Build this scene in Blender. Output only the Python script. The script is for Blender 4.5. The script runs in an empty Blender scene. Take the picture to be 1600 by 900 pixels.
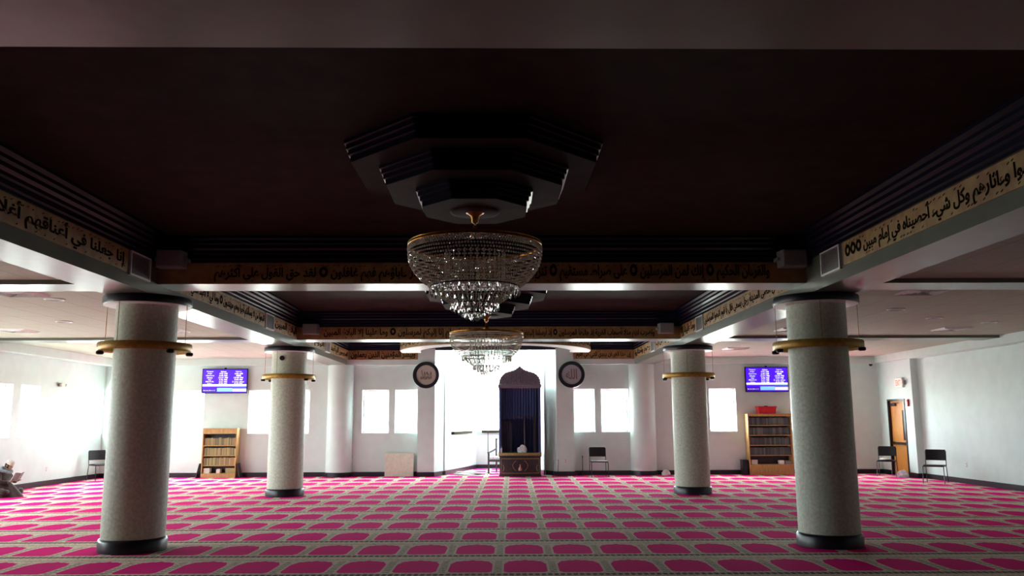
import bpy, bmesh, math, random
from mathutils import Vector, Matrix
random.seed(7)
PI = math.pi
SC = bpy.context.scene
COL = SC.collection

# ------------------------------------------------------------------ camera, sky, exposure
CAM_Z = 1.63
F_PX, PITCH, YAW, ROLL = 1292.4, 0.1579, 0.0175, -0.0046
cam = bpy.data.cameras.new('camera'); camo = bpy.data.objects.new('camera', cam); COL.objects.link(camo)
cam.sensor_width = 36.0; cam.lens = F_PX / 1600.0 * 36.0; cam.clip_end = 300
_r0 = Vector((math.cos(YAW), -math.sin(YAW), 0)); _f0 = Vector((math.sin(YAW), math.cos(YAW), 0)); _z = Vector((0, 0, 1))
_up = _z * math.cos(PITCH) - _f0 * math.sin(PITCH); _fw = _f0 * math.cos(PITCH) + _z * math.sin(PITCH)
_R = _r0 * math.cos(ROLL) + _up * math.sin(ROLL); _U = _up * math.cos(ROLL) - _r0 * math.sin(ROLL)
camo.matrix_world = Matrix(((_R.x, _U.x, -_fw.x, 0), (_R.y, _U.y, -_fw.y, 0), (_R.z, _U.z, -_fw.z, CAM_Z), (0, 0, 0, 1)))
SC.camera = camo
w = bpy.data.worlds.new('overcast_sky'); SC.world = w; w.use_nodes = True
bg = w.node_tree.nodes['Background']; bg.inputs[0].default_value = (0.82, 0.95, 1.0, 1); bg.inputs[1].default_value = 6.0
_n = w.node_tree.nodes; _tc = _n.new('ShaderNodeTexCoord'); _sx = _n.new('ShaderNodeSeparateXYZ'); _cr = _n.new('ShaderNodeValToRGB')   # overcast sky over duller ground
_mr = _n.new('ShaderNodeMapRange'); _mr.inputs[1].default_value = -.08; _mr.inputs[2].default_value = .12
for _a, _b in ((_tc.outputs['Generated'], _sx.inputs[0]), (_sx.outputs[2], _mr.inputs[0]), (_mr.outputs[0], _cr.inputs[0]), (_cr.outputs[0], bg.inputs[0])): w.node_tree.links.new(_a, _b)
_cr.color_ramp.elements[0].color = (.54, .57, .52, 1); _cr.color_ramp.elements[1].color = (.86, .97, 1.0, 1)
SC.view_settings.view_transform = 'Standard'; SC.view_settings.look = 'None'
SC.view_settings.gamma = 1.0; SC.view_settings.use_curve_mapping = False
EXPO = 3.0
SC.view_settings.exposure = EXPO
EM = 2.0 ** -EXPO          # radiance that reads as full white
SC.cycles.max_bounces = 10; SC.cycles.diffuse_bounces = 5; SC.cycles.transmission_bounces = 8; SC.cycles.glossy_bounces = 4
SC.cycles.transparent_max_bounces = 8; SC.cycles.sample_clamp_indirect = 12
SC.cycles.caustics_refractive = False; SC.cycles.caustics_reflective = False

def portal(cx, cy, cz, sx, sz, rotz):
    """sampling portal in a window opening, facing into the room (local -Z)"""
    l = bpy.data.lights.new('window_portal', 'AREA'); l.shape = 'RECTANGLE'; l.size = sx; l.size_y = sz
    l.cycles.is_portal = True
    o = bpy.data.objects.new('window_portal', l); COL.objects.link(o)
    o.location = (cx, cy, cz); o.rotation_euler = (PI / 2, 0, rotz)   # rotz=PI -> faces ... see use
    return o

# ------------------------------------------------------------------ materials
def lin(c):
    return tuple(((x / 255) / 12.92 if x / 255 <= .04045 else ((x / 255 + .055) / 1.055) ** 2.4) for x in c) + (1,)
MATS = {}
def mat(name, rgb, rough=.6, metal=0, var=.0, scale=20, rgb2=None, bump=0, spec=None, sheen=0, emit=0, trans=0, stretch=None, coat=0):
    if name in MATS: return MATS[name]
    m = bpy.data.materials.new(name); m.use_nodes = True; nt = m.node_tree; b = nt.nodes['Principled BSDF']
    c = lin(rgb); b.inputs['Base Color'].default_value = c
    b.inputs['Roughness'].default_value = rough; b.inputs['Metallic'].default_value = metal
    if spec is not None: b.inputs['Specular IOR Level'].default_value = spec
    if sheen: b.inputs['Sheen Weight'].default_value = sheen
    if trans: b.inputs['Transmission Weight'].default_value = trans
    if coat: b.inputs['Coat Weight'].default_value = coat
    if emit:
        b.inputs['Emission Color'].default_value = c; b.inputs['Emission Strength'].default_value = emit * EM
    if var or rgb2 or bump:
        tc = nt.nodes.new('ShaderNodeTexCoord'); mp = nt.nodes.new('ShaderNodeMapping'); nz = nt.nodes.new('ShaderNodeTexNoise')
        nt.links.new(tc.outputs['Object'], mp.inputs[0]); nt.links.new(mp.outputs[0], nz.inputs['Vector'])
        if stretch: mp.inputs['Scale'].default_value = stretch
        nz.inputs['Scale'].default_value = scale; nz.inputs['Detail'].default_value = 5
        if var or rgb2:
            r = nt.nodes.new('ShaderNodeValToRGB'); nt.links.new(nz.outputs[0], r.inputs[0])
            c2 = lin(rgb2) if rgb2 else tuple(x * (1 - var) for x in c[:3]) + (1,)
            r.color_ramp.elements[0].position = .35; r.color_ramp.elements[1].position = .65
            r.color_ramp.elements[0].color = c2; r.color_ramp.elements[1].color = c
            nt.links.new(r.outputs[0], b.inputs['Base Color'])
        if bump:
            bp = nt.nodes.new('ShaderNodeBump'); bp.inputs['Strength'].default_value = bump; bp.inputs['Distance'].default_value = .01
            nt.links.new(nz.outputs[0], bp.inputs['Height']); nt.links.new(bp.outputs[0], b.inputs['Normal'])
    MATS[name] = m
    return m

class G:
    """small arithmetic front end for shader nodes"""
    def __init__(s, nt): s.nt = nt
    def m(s, op, a, b=None, c=None):
        n = s.nt.nodes.new('ShaderNodeMath'); n.operation = op
        for i, v in enumerate((a, b, c)):
            if v is None: continue
            if isinstance(v, (int, float)): n.inputs[i].default_value = v
            else: s.nt.links.new(v, n.inputs[i])
        return n.outputs[0]
    def mix(s, f, a, b):
        n = s.nt.nodes.new('ShaderNodeMix'); n.data_type = 'RGBA'
        ia = [i for i in n.inputs if i.type == 'RGBA']
        if isinstance(f, (int, float)): n.inputs[0].default_value = f
        else: s.nt.links.new(f, n.inputs[0])
        for i, v in zip(ia, (a, b)):
            if isinstance(v, tuple): i.default_value = v
            else: s.nt.links.new(v, i)
        return [o for o in n.outputs if o.type == 'RGBA'][0]

def carpet_material():
    m = bpy.data.materials.new('prayer_carpet'); m.use_nodes = True; nt = m.node_tree; b = nt.nodes['Principled BSDF']; g = G(nt)
    tc = nt.nodes.new('ShaderNodeTexCoord'); sp = nt.nodes.new('ShaderNodeSeparateXYZ'); nt.links.new(tc.outputs['Object'], sp.inputs[0])
    x, y = sp.outputs[0], sp.outputs[1]
    u = g.m('SUBTRACT', x, g.m('MULTIPLY', g.m('SUBTRACT', y, 9.69), .0175))
    v = g.m('ADD', g.m('SUBTRACT', y, 9.32), g.m('MULTIPLY', x, .0175))
    cu = g.m('FLOORED_MODULO', u, .61); a = g.m('ABSOLUTE', g.m('SUBTRACT', cu, .305))
    vv = g.m('FLOORED_MODULO', v, 1.237)
    top = g.m('MINIMUM', g.m('SUBTRACT', .79, g.m('MULTIPLY', a, .42)), g.m('SUBTRACT', .70, g.m('MULTIPLY', g.m('SUBTRACT', a, .185), 3.2)))
    # small lobes along the arch
    top = g.m('ADD', top, g.m('MULTIPLY', g.m('COSINE', g.m('MULTIPLY', a, 62.0)), .012))
    bot = g.m('MAXIMUM', 0.0, g.m('MULTIPLY', g.m('SUBTRACT', a, .2), 1.6))
    s = g.m('MINIMUM', g.m('MINIMUM', g.m('SUBTRACT', top, vv), g.m('SUBTRACT', vv, bot)), g.m('SUBTRACT', .24, a))
    inside = g.m('GREATER_THAN', s, 0.0)
    outline = g.m('GREATER_THAN', s, -.022)
    nz = nt.nodes.new('ShaderNodeTexNoise'); nz.inputs['Scale'].default_value = 45; nt.links.new(tc.outputs['Object'], nz.inputs['Vector'])
    n2 = nt.nodes.new('ShaderNodeTexNoise'); n2.inputs['Scale'].default_value = 1.2; nt.links.new(tc.outputs['Object'], n2.inputs['Vector'])
    vo = nt.nodes.new('ShaderNodeTexVoronoi'); vo.inputs['Scale'].default_value = 21; nt.links.new(tc.outputs['Object'], vo.inputs['Vector'])
    pink = g.mix(nz.outputs[0], lin((236, 6, 118)), lin((252, 16, 150)))
    beige = g.mix(g.m('GREATER_THAN', nz.outputs[0], .52), lin((232, 206, 186)), lin((250, 228, 212)))
    motif = g.m('LESS_THAN', vo.outputs['Distance'], .32)
    field = g.mix(g.m('MULTIPLY', motif, .5), beige, lin((136, 120, 100)))
    # ladder between two niches
    lad = g.m('MULTIPLY', g.m('GREATER_THAN', a, .265), g.m('GREATER_THAN', g.m('SINE', g.m('MULTIPLY', vv, 62.0)), .1))
    lad = g.m('MULTIPLY', lad, g.m('LESS_THAN', vv, .74))
    field = g.mix(g.m('MULTIPLY', lad, .65), field, lin((84, 88, 68)))
    # dark speckled stripe that closes every row
    st = g.m('MULTIPLY', g.m('GREATER_THAN', vv, 1.06), g.m('LESS_THAN', vv, 1.17))
    dots = g.m('GREATER_THAN', g.m('ADD', g.m('SINE', g.m('MULTIPLY', u, 92.0)), g.m('MULTIPLY', nz.outputs[0], 1.4)), .25)
    field = g.mix(g.m('MULTIPLY', st, g.m('ADD', g.m('MULTIPLY', dots, .5), .4)), field, lin((70, 52, 46)))
    ln = g.m('LESS_THAN', g.m('ABSOLUTE', g.m('SUBTRACT', vv, .86)), .014)
    field = g.mix(g.m('MULTIPLY', ln, .6), field, lin((110, 84, 62)))
    c = g.mix(outline, field, lin((238, 214, 200)))
    c = g.mix(inside, c, pink)
    c = g.mix(g.m('MULTIPLY', n2.outputs[0], .14), c, lin((90, 70, 60)))
    nt.links.new(c, b.inputs['Base Color'])
    b.inputs['Roughness'].default_value = 1.0
    b.inputs['Specular IOR Level'].default_value = .02
    bp = nt.nodes.new('ShaderNodeBump'); bp.inputs['Strength'].default_value = .25; bp.inputs['Distance'].default_value = .004
    nt.links.new(nz.outputs[0], bp.inputs['Height']); nt.links.new(bp.outputs[0], b.inputs['Normal'])
    return m

def tile_material():
    m = bpy.data.materials.new('ceiling_tile'); m.use_nodes = True; nt = m.node_tree; b = nt.nodes['Principled BSDF']; g = G(nt)
    tc = nt.nodes.new('ShaderNodeTexCoord'); sp = nt.nodes.new('ShaderNodeSeparateXYZ'); nt.links.new(tc.outputs['Object'], sp.inputs[0])
    ex = g.m('ABSOLUTE', g.m('SUBTRACT', g.m('FLOORED_MODULO', sp.outputs[0], .61), .305))
    ey = g.m('ABSOLUTE', g.m('SUBTRACT', g.m('FLOORED_MODULO', sp.outputs[1], 1.22), .61))
    line = g.m('MAXIMUM', g.m('GREATER_THAN', ex, .299), g.m('GREATER_THAN', ey, .604))
    nz = nt.nodes.new('ShaderNodeTexNoise'); nz.inputs['Scale'].default_value = 30; nz.inputs['Detail'].default_value = 6
    nt.links.new(tc.outputs['Object'], nz.inputs['Vector'])
    n2 = nt.nodes.new('ShaderNodeTexNoise'); n2.inputs['Scale'].default_value = .8; nt.links.new(tc.outputs['Object'], n2.inputs['Vector'])
    c = g.mix(nz.outputs[0], lin((150, 154, 138)), lin((184, 190, 172)))
    c = g.mix(g.m('MULTIPLY', n2.outputs[0], .35), c, lin((170, 150, 128)))
    c = g.mix(g.m('MULTIPLY', line, .6), c, lin((80, 70, 60)))
    nt.links.new(c, b.inputs['Base Color']); b.inputs['Roughness'].default_value = .8
    return m

def glass_material():
    m = bpy.data.materials.new('window_glass'); m.use_nodes = True; nt = m.node_tree
    nt.nodes.remove(nt.nodes['Principled BSDF']); out = nt.nodes['Material Output']
    t = nt.nodes.new('ShaderNodeBsdfTransparent'); t.inputs[0].default_value = (.95, .97, .97, 1)
    gl = nt.nodes.new('ShaderNodeBsdfGlossy'); gl.inputs['Roughness'].default_value = .02
    lw = nt.nodes.new('ShaderNodeLayerWeight'); lw.inputs[0].default_value = .5; g = G(nt)
    f = g.m('ADD', .03, g.m('MULTIPLY', g.m('POWER', lw.outputs['Facing'], 4.0), .5)); mx = nt.nodes.new('ShaderNodeMixShader')
    nt.links.new(f, mx.inputs[0]); nt.links.new(t.outputs[0], mx.inputs[1]); nt.links.new(gl.outputs[0], mx.inputs[2])
    nt.links.new(mx.outputs[0], out.inputs[0])
    return m

M_CARPET = carpet_material(); M_TILE = tile_material(); M_GLASS = glass_material()
M_WALL = mat('painted_wall', (212, 230, 226), .55, var=.05, scale=3, rgb2=(206, 224, 220), spec=.3)
M_REAR = mat('unseen_dark_rear', (70, 56, 46), .6, scale=4, rgb2=(54, 42, 34), stretch=(6, 6, .6))  # unseen wall behind the camera, made dark to cut bounced light
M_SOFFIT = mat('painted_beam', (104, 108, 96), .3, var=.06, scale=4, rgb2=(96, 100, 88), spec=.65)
M_COFFER = mat('coffer_paint', (56, 39, 36), .75, scale=3.5, rgb2=(42, 29, 27), bump=.1, spec=.08)
M_NAVY = mat('navy_moulding', (14, 16, 40), .25, scale=10, rgb2=(10, 12, 34))
M_BLACK = mat('black_skirting', (24, 25, 38), .35, scale=14, rgb2=(18, 18, 30))
M_COLUMN = mat('textured_column', (208, 216, 198), .5, scale=28, rgb2=(184, 192, 174), bump=.18, spec=.4)
M_GOLD = mat('ochre_band', (166, 138, 84), .5, scale=7, rgb2=(144, 104, 66))
M_INK = mat('dark_lettering', (18, 13, 9), .95, scale=30, rgb2=(26, 19, 13), spec=.05)
M_BRASS = mat('brass', (176, 124, 48), .3, metal=1, scale=20, rgb2=(140, 96, 36))
M_RING = mat('gilt_ring', (190, 152, 62), .4, metal=.3, scale=14, rgb2=(160, 124, 50))
M_CRYSTAL = mat('crystal', (252, 248, 224), .05, trans=.4, spec=1)
M_DROP = mat('crystal_drop', (252, 252, 246), .03, trans=.85, spec=.9)
M_CRYSTAL.node_tree.nodes['Principled BSDF'].inputs['IOR'].default_value = 1.6
M_WOOD = mat('light_oak', (196, 158, 98), .5, scale=6, rgb2=(170, 132, 78), stretch=(8, 8, .8))
M_DOORWOOD = mat('honey_oak_door', (206, 138, 62), .4, scale=5, rgb2=(184, 116, 46), stretch=(10, 10, .7))
M_DARKWOOD = mat('dark_carved_wood', (58, 44, 46), .4, scale=18, rgb2=(36, 28, 34), bump=.3)
M_CARVED = mat('flare_lifted_carved_crest', (136, 128, 142), .6, scale=50, rgb2=(84, 78, 92), bump=.8)  # crest colour raised to carry the flare haze of the windows
M_VELVET = mat('flare_lifted_navy_velvet', (52, 72, 132), .7, scale=30, rgb2=(42, 58, 112), sheen=.5)  # navy velvet, lightened so window flare is painted into its colour
M_PAD = mat('black_vinyl', (20, 24, 30), .45, scale=40, rgb2=(14, 16, 22), bump=.1)
M_CHROME = mat('dark_chrome', (92, 94, 98), .25, metal=1, scale=30, rgb2=(70, 72, 76))
M_DMETAL = mat('black_metal', (26, 26, 30), .4, metal=.6, scale=30, rgb2=(18, 18, 22))
M_GREY = mat('grey_plastic', (150, 150, 148), .5, scale=30, rgb2=(138, 138, 136))
M_WHITE = mat('white_plastic', (232, 232, 230), .45, scale=30, rgb2=(220, 220, 218))
M_CREAM = mat('cream_board', (226, 222, 204), .6, scale=12, rgb2=(212, 208, 190))
M_SILL = mat('dark_sill', (62, 58, 46), .95, scale=14, rgb2=(50, 46, 36), spec=.02)
M_RED = mat('red_plastic', (206, 22, 40), .35, scale=14, rgb2=(186, 16, 34))
M_PAPER = mat('paper', (238, 236, 228), .7, scale=40, rgb2=(226, 224, 214))
M_CLOTH = mat('white_cloth', (226, 228, 232), .8, scale=18, rgb2=(190, 196, 204), sheen=.2)
M_ROBE = mat('brown_wool', (62, 42, 36), .9, scale=22, rgb2=(44, 30, 28), sheen=.3, bump=.3)
M_SKIN = mat('skin', (176, 126, 98), .5, scale=30, rgb2=(164, 114, 88))
M_SCARF = mat('grey_scarf', (150, 158, 166), .85, scale=26, rgb2=(120, 128, 136), bump=.3)
M_CAP = mat('white_knit_cap', (224, 218, 208), .85, scale=60, rgb2=(200, 194, 184), bump=.3)
M_HAIR = mat('dark_hair', (48, 36, 30), .7, scale=60, rgb2=(34, 26, 22))

# ------------------------------------------------------------------ mesh helpers
def box(bm, x0, x1, y0, y1, z0, z1):
    vs = [bm.verts.new((x, y, z)) for x in (x0, x1) for y in (y0, y1) for z in (z0, z1)]
    for f in ((0, 1, 3, 2), (4, 6, 7, 5), (0, 4, 5, 1), (2, 3, 7, 6), (0, 2, 6, 4), (1, 5, 7, 3)):
        bm.faces.new([vs[i] for i in f])
    return vs
def prism(bm, pts, z0, z1, fn=None):
    """polygon (x, y) extruded along z; fn maps (x, y, z) to a point"""
    fn = fn or (lambda x, y, z: (x, y, z))
    a = [bm.verts.new(fn(x, y, z0)) for x, y in pts]; b = [bm.verts.new(fn(x, y, z1)) for x, y in pts]
    n = len(pts)
    bm.faces.new(a[::-1]); bm.faces.new(b)
    for i in range(n): bm.faces.new((a[i], a[(i + 1) % n], b[(i + 1) % n], b[i]))
def lathe(bm, prof, seg=32, c=(0, 0, 0), closed=False, a0=0, a1=2 * PI):
    full = abs(a1 - a0 - 2 * PI) < 1e-6; n = seg if full else seg + 1
    rings = []
    for r, z in prof:
        if r < 1e-5: rings.append([bm.verts.new((c[0], c[1], c[2] + z))])
        else: rings.append([bm.verts.new((c[0] + r * math.cos(a0 + (a1 - a0) * i / seg), c[1] + r * math.sin(a0 + (a1 - a0) * i / seg), c[2] + z)) for i in range(n)])
    pr = list(zip(rings, rings[1:])) + ([(rings[-1], rings[0])] if closed else [])
    for A, B in pr:
        for i in range(seg):
            j = (i + 1) % n if full else i + 1
            if len(A) == 1 and len(B) == 1: continue
            if len(A) == 1: bm.faces.new((A[0], B[j], B[i]))
            elif len(B) == 1: bm.faces.new((A[i], A[j], B[0]))
            else: bm.faces.new((A[i], A[j], B[j], B[i]))
def tube(bm, pts, r, seg=8, cap=True):
    pts = [Vector(p) for p in pts]; rings = []
    for i, p in enumerate(pts):
        d = (pts[min(i + 1, len(pts) - 1)] - pts[max(i - 1, 0)]).normalized()
        ref = Vector((0, 0, 1)) if abs(d.z) < .9 else Vector((1, 0, 0))
        u = d.cross(ref).normalized(); v = d.cross(u)
        rr = r[i] if isinstance(r, (list, tuple)) else r
        rings.append([bm.verts.new(p + (u * math.cos(2 * PI * k / seg) + v * math.sin(2 * PI * k / seg)) * rr) for k in range(seg)])
    for A, B in zip(rings, rings[1:]):
        for k in range(seg): bm.faces.new((A[k], A[(k + 1) % seg], B[(k + 1) % seg], B[k]))
    if cap: bm.faces.new(rings[0][::-1]); bm.faces.new(rings[-1])
def ellipsoid(bm, c, r, seg=16, ring=10, rot=None):
    M = Matrix.Translation(c) @ (rot or Matrix()) @ Matrix.Diagonal((r[0], r[1], r[2], 1))
    bmesh.ops.create_uvsphere(bm, u_segments=seg, v_segments=ring, radius=1, matrix=M)

def prop(o, label=None, cat=None, group=None, kind=None):
    if label: o['label'] = label
    if cat: o['category'] = cat
    if group: o['group'] = group
    if kind: o['kind'] = kind
    return o
def obj(name, bm, m, parent=None, smooth=False, bevel=0, label=None):
    bmesh.ops.recalc_face_normals(bm, faces=bm.faces)
    me = bpy.data.meshes.new(name); bm.to_mesh(me); bm.free()
    if m: me.materials.append(m)
    if smooth:
        for p in me.polygons: p.use_smooth = True
        try: me.set_sharp_from_angle(angle=math.radians(42))
        except Exception: pass
    o = bpy.data.objects.new(name, me); COL.objects.link(o)
    if parent: o.parent = parent
    if bevel:
        md = o.modifiers.new('bevel', 'BEVEL'); md.width = bevel; md.segments = 2; md.limit_method = 'ANGLE'
    if label: o['label'] = label
    return o
def empty(name, loc=(0, 0, 0), rz=0, **k):
    o = bpy.data.objects.new(name, None); COL.objects.link(o); o.location = loc; o.rotation_euler = (0, 0, rz)
    o.empty_display_size = .1
    return prop(o, **k)
def struct(name, bm, m, parent=None, **k):
    o = obj(name, bm, m, parent, **k)
    o['kind'] = 'structure'
    return o
def copy_tree(o, parent=None):
    c = o.copy(); COL.objects.link(c); c.parent = parent
    for ch in KIDS.get(o.name, []): copy_tree(ch, c)
    return c
KIDS = {}
def index_kids():
    KIDS.clear()
    for o in bpy.data.objects:
        if o.parent: KIDS.setdefault(o.parent.name, []).append(o)
def bb(*a):
    bm = bmesh.new()
    for q in a: box(bm, *q)
    return bm

# ------------------------------------------------------------------ dimensions of the hall
XL, XR, YB, YF = -11.7, 11.7, 25.0, -4.4
CX = (-4.70, 4.327)                     # column lines
BEAM_Y = ((-4.4, -3.9), (3.2, 3.78), (10.80, 11.40), (18.45, 19.08))
Z_LONG, Z_CROSS, Z_AISLE, Z_COFFER, Z_BAND = 3.26, 3.41, 3.47, 4.02, 3.69
LB = ((-5.08, -4.48), (4.11, 4.71))     # longitudinal beams, x extent
ZT = 4.3
PAIRS_L = [19.45, 16.0, 12.55, 9.1, 22.9]      # first window of each pair in the side wall
WZ0, WZ1 = 1.26, 2.53
WIN_B = [(-10.6, -9.75), (-9.6, -8.75), (-7.42, -6.62), (-6.42, -5.62), (-4.05, -3.25), (-3.07, -2.40),
         (2.27, 2.90), (3.09, 3.92), (5.38, 6.18), (6.36, 7.16), (8.82, 9.62), (9.8, 10.6)]

def wall_seg(name, p0, p1, z0, z1, holes, th, m=M_WALL):
    """straight wall from p0 to p1; its room side faces left of p0->p1 when th<0 ... thickness th to the right"""
    d = Vector((p1[0] - p0[0], p1[1] - p0[1])); L = d.length; d.normalize(); n = Vector((d.y, -d.x))
    xs = sorted({0, L} | {h[0] for h in holes} | {h[1] for h in holes})
    bm = bmesh.new()
    for a, b in zip(xs, xs[1:]):
        mid = (a + b) / 2; hs = sorted([h for h in holes if h[0] < mid < h[1]], key=lambda h: h[2]); z = z0
        spans = []
        for h in hs: spans.append((z, h[2])); z = h[3]
        spans.append((z, z1))
        for s, e in spans:
            if e - s > 1e-4: box(bm, a, b, 0, -th, s, e)
    for v in bm.verts:
        p = Vector((p0[0], p0[1])) + d * v.co.x - n * v.co.y
        v.co = (p.x, p.y, v.co.z)
    return struct(name, bm, m)

WN = [0]
def window(p0, p1, z0, z1, th, sill=False):
    """frame and pane set into an opening between p0 and p1 (ends on the room face)"""
    WN[0] += 1
    d = Vector((p1[0] - p0[0], p1[1] - p0[1])); L = d.length; ang = math.atan2(d.y, d.x)
    e = empty('window_%d' % WN[0], (p0[0], p0[1], 0), ang, kind='structure')
    t = .045; y0, y1 = -th * .75, -th * .75 + .05
    bm = bb((0.001, t, y0, y1, z0, z1), (L - t, L - .001, y0, y1, z0, z1), (t, L - t, y0, y1, z0, z0 + t), (t, L - t, y0, y1, z1 - t, z1))
    obj('window_frame', bm, M_WHITE, e)
    obj('glass_pane', bb((t, L - t, y0 + .02, y0 + .028, z0 + t, z1 - t)), M_GLASS, e)
    if sill: obj('window_sill', bb((-.05, L + .05, -.02, .07, z0 - .075, z0)), M_SILL, e)
    return e

# floor, one carpeted slab that runs into the apse
struct('floor', bb((XL - .3, XR + .3, YF - .3, 29.2, -.2, 0)), M_CARPET)
# side wall with windows (runs y decreasing -> increasing; thickness outward)
hl = []
for y in PAIRS_L: hl += [(y - YF, y + .85 - YF, WZ0, WZ1), (y + 1.2 - YF, y + 2.05 - YF, WZ0, WZ1)]
wall_seg('wall_left', (XL, YF), (XL, YB), 0, ZT, hl, -.25)
for y in sorted(PAIRS_L):
    for s in (0, 1.2): window((XL, y + s + .85), (XL, y + s), WZ0, WZ1, .25) if False else window((XL, y + s), (XL, y + s + .85), WZ0, WZ1, -.25)
    portal(XL - .02, y + 1.025, (WZ0 + WZ1) / 2, 2.05, WZ1 - WZ0, -PI / 2)
# far wall in two halves, either side of the apse
AX0, AX1 = -1.6, 1.4
for side, (a, b) in (('back', (XL, -2.2)), ('back', (2.05, XR))):
    ho = [(w0 - a, w1 - a, WZ0, WZ1) for w0, w1 in WIN_B if a <= w0 and w1 <= b]
    wall_seg('wall_back', (a, YB), (b, YB), 0, ZT, ho, -.25)
for w0, w1 in WIN_B: window((w0, YB), (w1, YB), WZ0, WZ1, -.25)
for i in range(0, 12, 2):
    a, b = WIN_B[i][0], WIN_B[i + 1][1]
    portal((a + b) / 2, YB + .02, (WZ0 + WZ1) / 2, b - a, WZ1 - WZ0, PI)
# right wall: plain part, then a part that stands 0.2 m proud with the exit door
wall_seg('wall_right', (XR, YF), (XR, 22.95), 0, ZT, [], .25)
DY0, DY1, DZ = 23.42, 24.46, 2.17
wall_seg('wall_right', (XR - .2, 22.95), (XR - .2, YB), 0, ZT, [(DY0 - 22.95, DY1 - 22.95, -1e-3, DZ)], .45)
wall_seg('wall_front', (XL - .25, YF), (XR + .25, YF), 0, ZT, [], .25, M_REAR)
struct('wall_right', bb((XR - .11, XR, 17.66, 18.2, 0, Z_LONG)), M_WALL)
# apse behind the piers
AP = [(AX0, 25.3), (-.73, 28.8), (.53, 28.8), (AX1, 25.3)]
apl = math.hypot(AP[1][0] - AP[0][0], AP[1][1] - AP[0][1])
AZ0, AZ1, APZ = 1.27, 3.93, 4.15
M_APSE = mat('apse_wall', (190, 198, 196), .6, var=.05, scale=3, rgb2=(184, 192, 190), spec=.2)
wall_seg('wall_apse', AP[0], AP[1], 0, APZ, [(.2 * apl, .74 * apl, AZ0, AZ1)], -.25, M_APSE)
wall_seg('wall_apse', AP[1], AP[2], 0, APZ, [(.22, .96, AZ0, AZ1)], -.25, M_APSE)
wall_seg('wall_apse', AP[2], AP[3], 0, APZ, [(.3 * apl, .62 * apl, AZ0, AZ1)], -.25, M_APSE)
def lerp(a, b, t): return (a[0] + (b[0] - a[0]) * t, a[1] + (b[1] - a[1]) * t)
for A, B, t0, t1 in ((AP[0], AP[1], .2, .74), (AP[1], AP[2], .22 / 1.26, .96 / 1.26), (AP[2], AP[3], .3, .62)):
    q0, q1 = lerp(A, B, t0), lerp(A, B, t1)
    ang = math.atan2(B[1] - A[1], B[0] - A[0])
    e = window(q0, q1, AZ0, AZ1, -.25)
    obj('window_sill', bb((-.04, math.dist(q0, q1) + .04, -.10, .02, AZ0 - .08, AZ0)), M_SILL, e)
    c = lerp(q0, q1, .5)
    portal(c[0] - math.sin(ang) * .02, c[1] + math.cos(ang) * .02, (AZ0 + AZ1) / 2, math.dist(q0, q1), AZ1 - AZ0, ang + PI)
struct('ceiling', bb((-2.4, 2.3, 25.0, 29.2, APZ, APZ + .15)), M_WALL)
# piers with splayed inner face
for pts in ([(-2.36, 24.7), (-1.87, 24.7), (-1.55, 25.5), (-2.36, 25.5)], [(2.24, 24.7), (1.73, 24.7), (1.36, 25.5), (2.24, 25.5)]):
    bm = bmesh.new(); prism(bm, pts, 0, ZT); struct('wall_pier', bm, M_WALL)
    cx = sum(p[0] for p in pts) / 4; cy = sum(p[1] for p in pts) / 4
    bm = bmesh.new(); prism(bm, [(cx + (x - cx) * 1.06, cy + (y - cy) * 1.05) for x, y in pts], 0, .13); struct('trim_1', bm, M_BLACK)
# engaged half columns on the far wall
for cx in CX:
    bm = bmesh.new(); lathe(bm, [(.385, 0), (.385, Z_LONG)], 40, (cx, YB + .02, 0), a0=PI, a1=2 * PI)
    struct('wall_pilaster', bm, M_WALL, smooth=True)
    bm = bmesh.new(); lathe(bm, [(.40, 0), (.40, .12), (.385, .13)], 40, (cx, YB + .02, 0), a0=PI, a1=2 * PI)
    struct('baseboard_back', bm, M_BLACK, smooth=True)

# skirting
struct('baseboard_left', bb((XL, XL + .025, YF, YB, 0, .13)), M_BLACK)
struct('baseboard_right', bb((XR - .025, XR, YF, 22.95, 0, .13)), M_BLACK)
struct('baseboard_right', bb((XR - .225, XR - .2, 22.93, DY0 - .06, 0, .13), (XR - .225, XR, 22.925, 22.95, 0, .13), (XR - .225, XR - .2, DY1 + .06, YB, 0, .13)), M_BLACK)
struct('baseboard_back', bb((XL, CX[0] - .39, YB - .025, YB, 0, .13), (CX[0] + .39, -2.36, YB - .025, YB, 0, .13)), M_BLACK)
struct('baseboard_back', bb((2.26, CX[1] - .39, YB - .025, YB, 0, .13), (CX[1] + .39, XR - .2, YB - .025, YB, 0, .13)), M_BLACK)
for A, B in zip(AP, AP[1:]):
    d = Vector((B[0] - A[0], B[1] - A[1])).normalized(); n = Vector((d.y, -d.x)) * .03
    bm = bmesh.new(); prism(bm, [A, B, (B[0] + n.x, B[1] + n.y), (A[0] + n.x, A[1] + n.y)], 0, .13); struct('baseboard_apse', bm, M_BLACK)

# ceilings: tiled aisles, painted coffers
struct('ceiling', bb((XL, LB[0][0], YF, YB, Z_AISLE, Z_AISLE + .1)), M_TILE)
struct('ceiling', bb((LB[1][1], XR, YF, YB, Z_AISLE, Z_AISLE + .1)), M_TILE)
COFFERS = [(-3.9, 3.2), (3.78, 10.80), (11.40, 18.45), (19.08, 24.75)]
for a, b in COFFERS: struct('ceiling', bb((LB[0][1], LB[1][0], a, b, Z_COFFER, Z_COFFER + .1)), M_COFFER)
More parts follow.
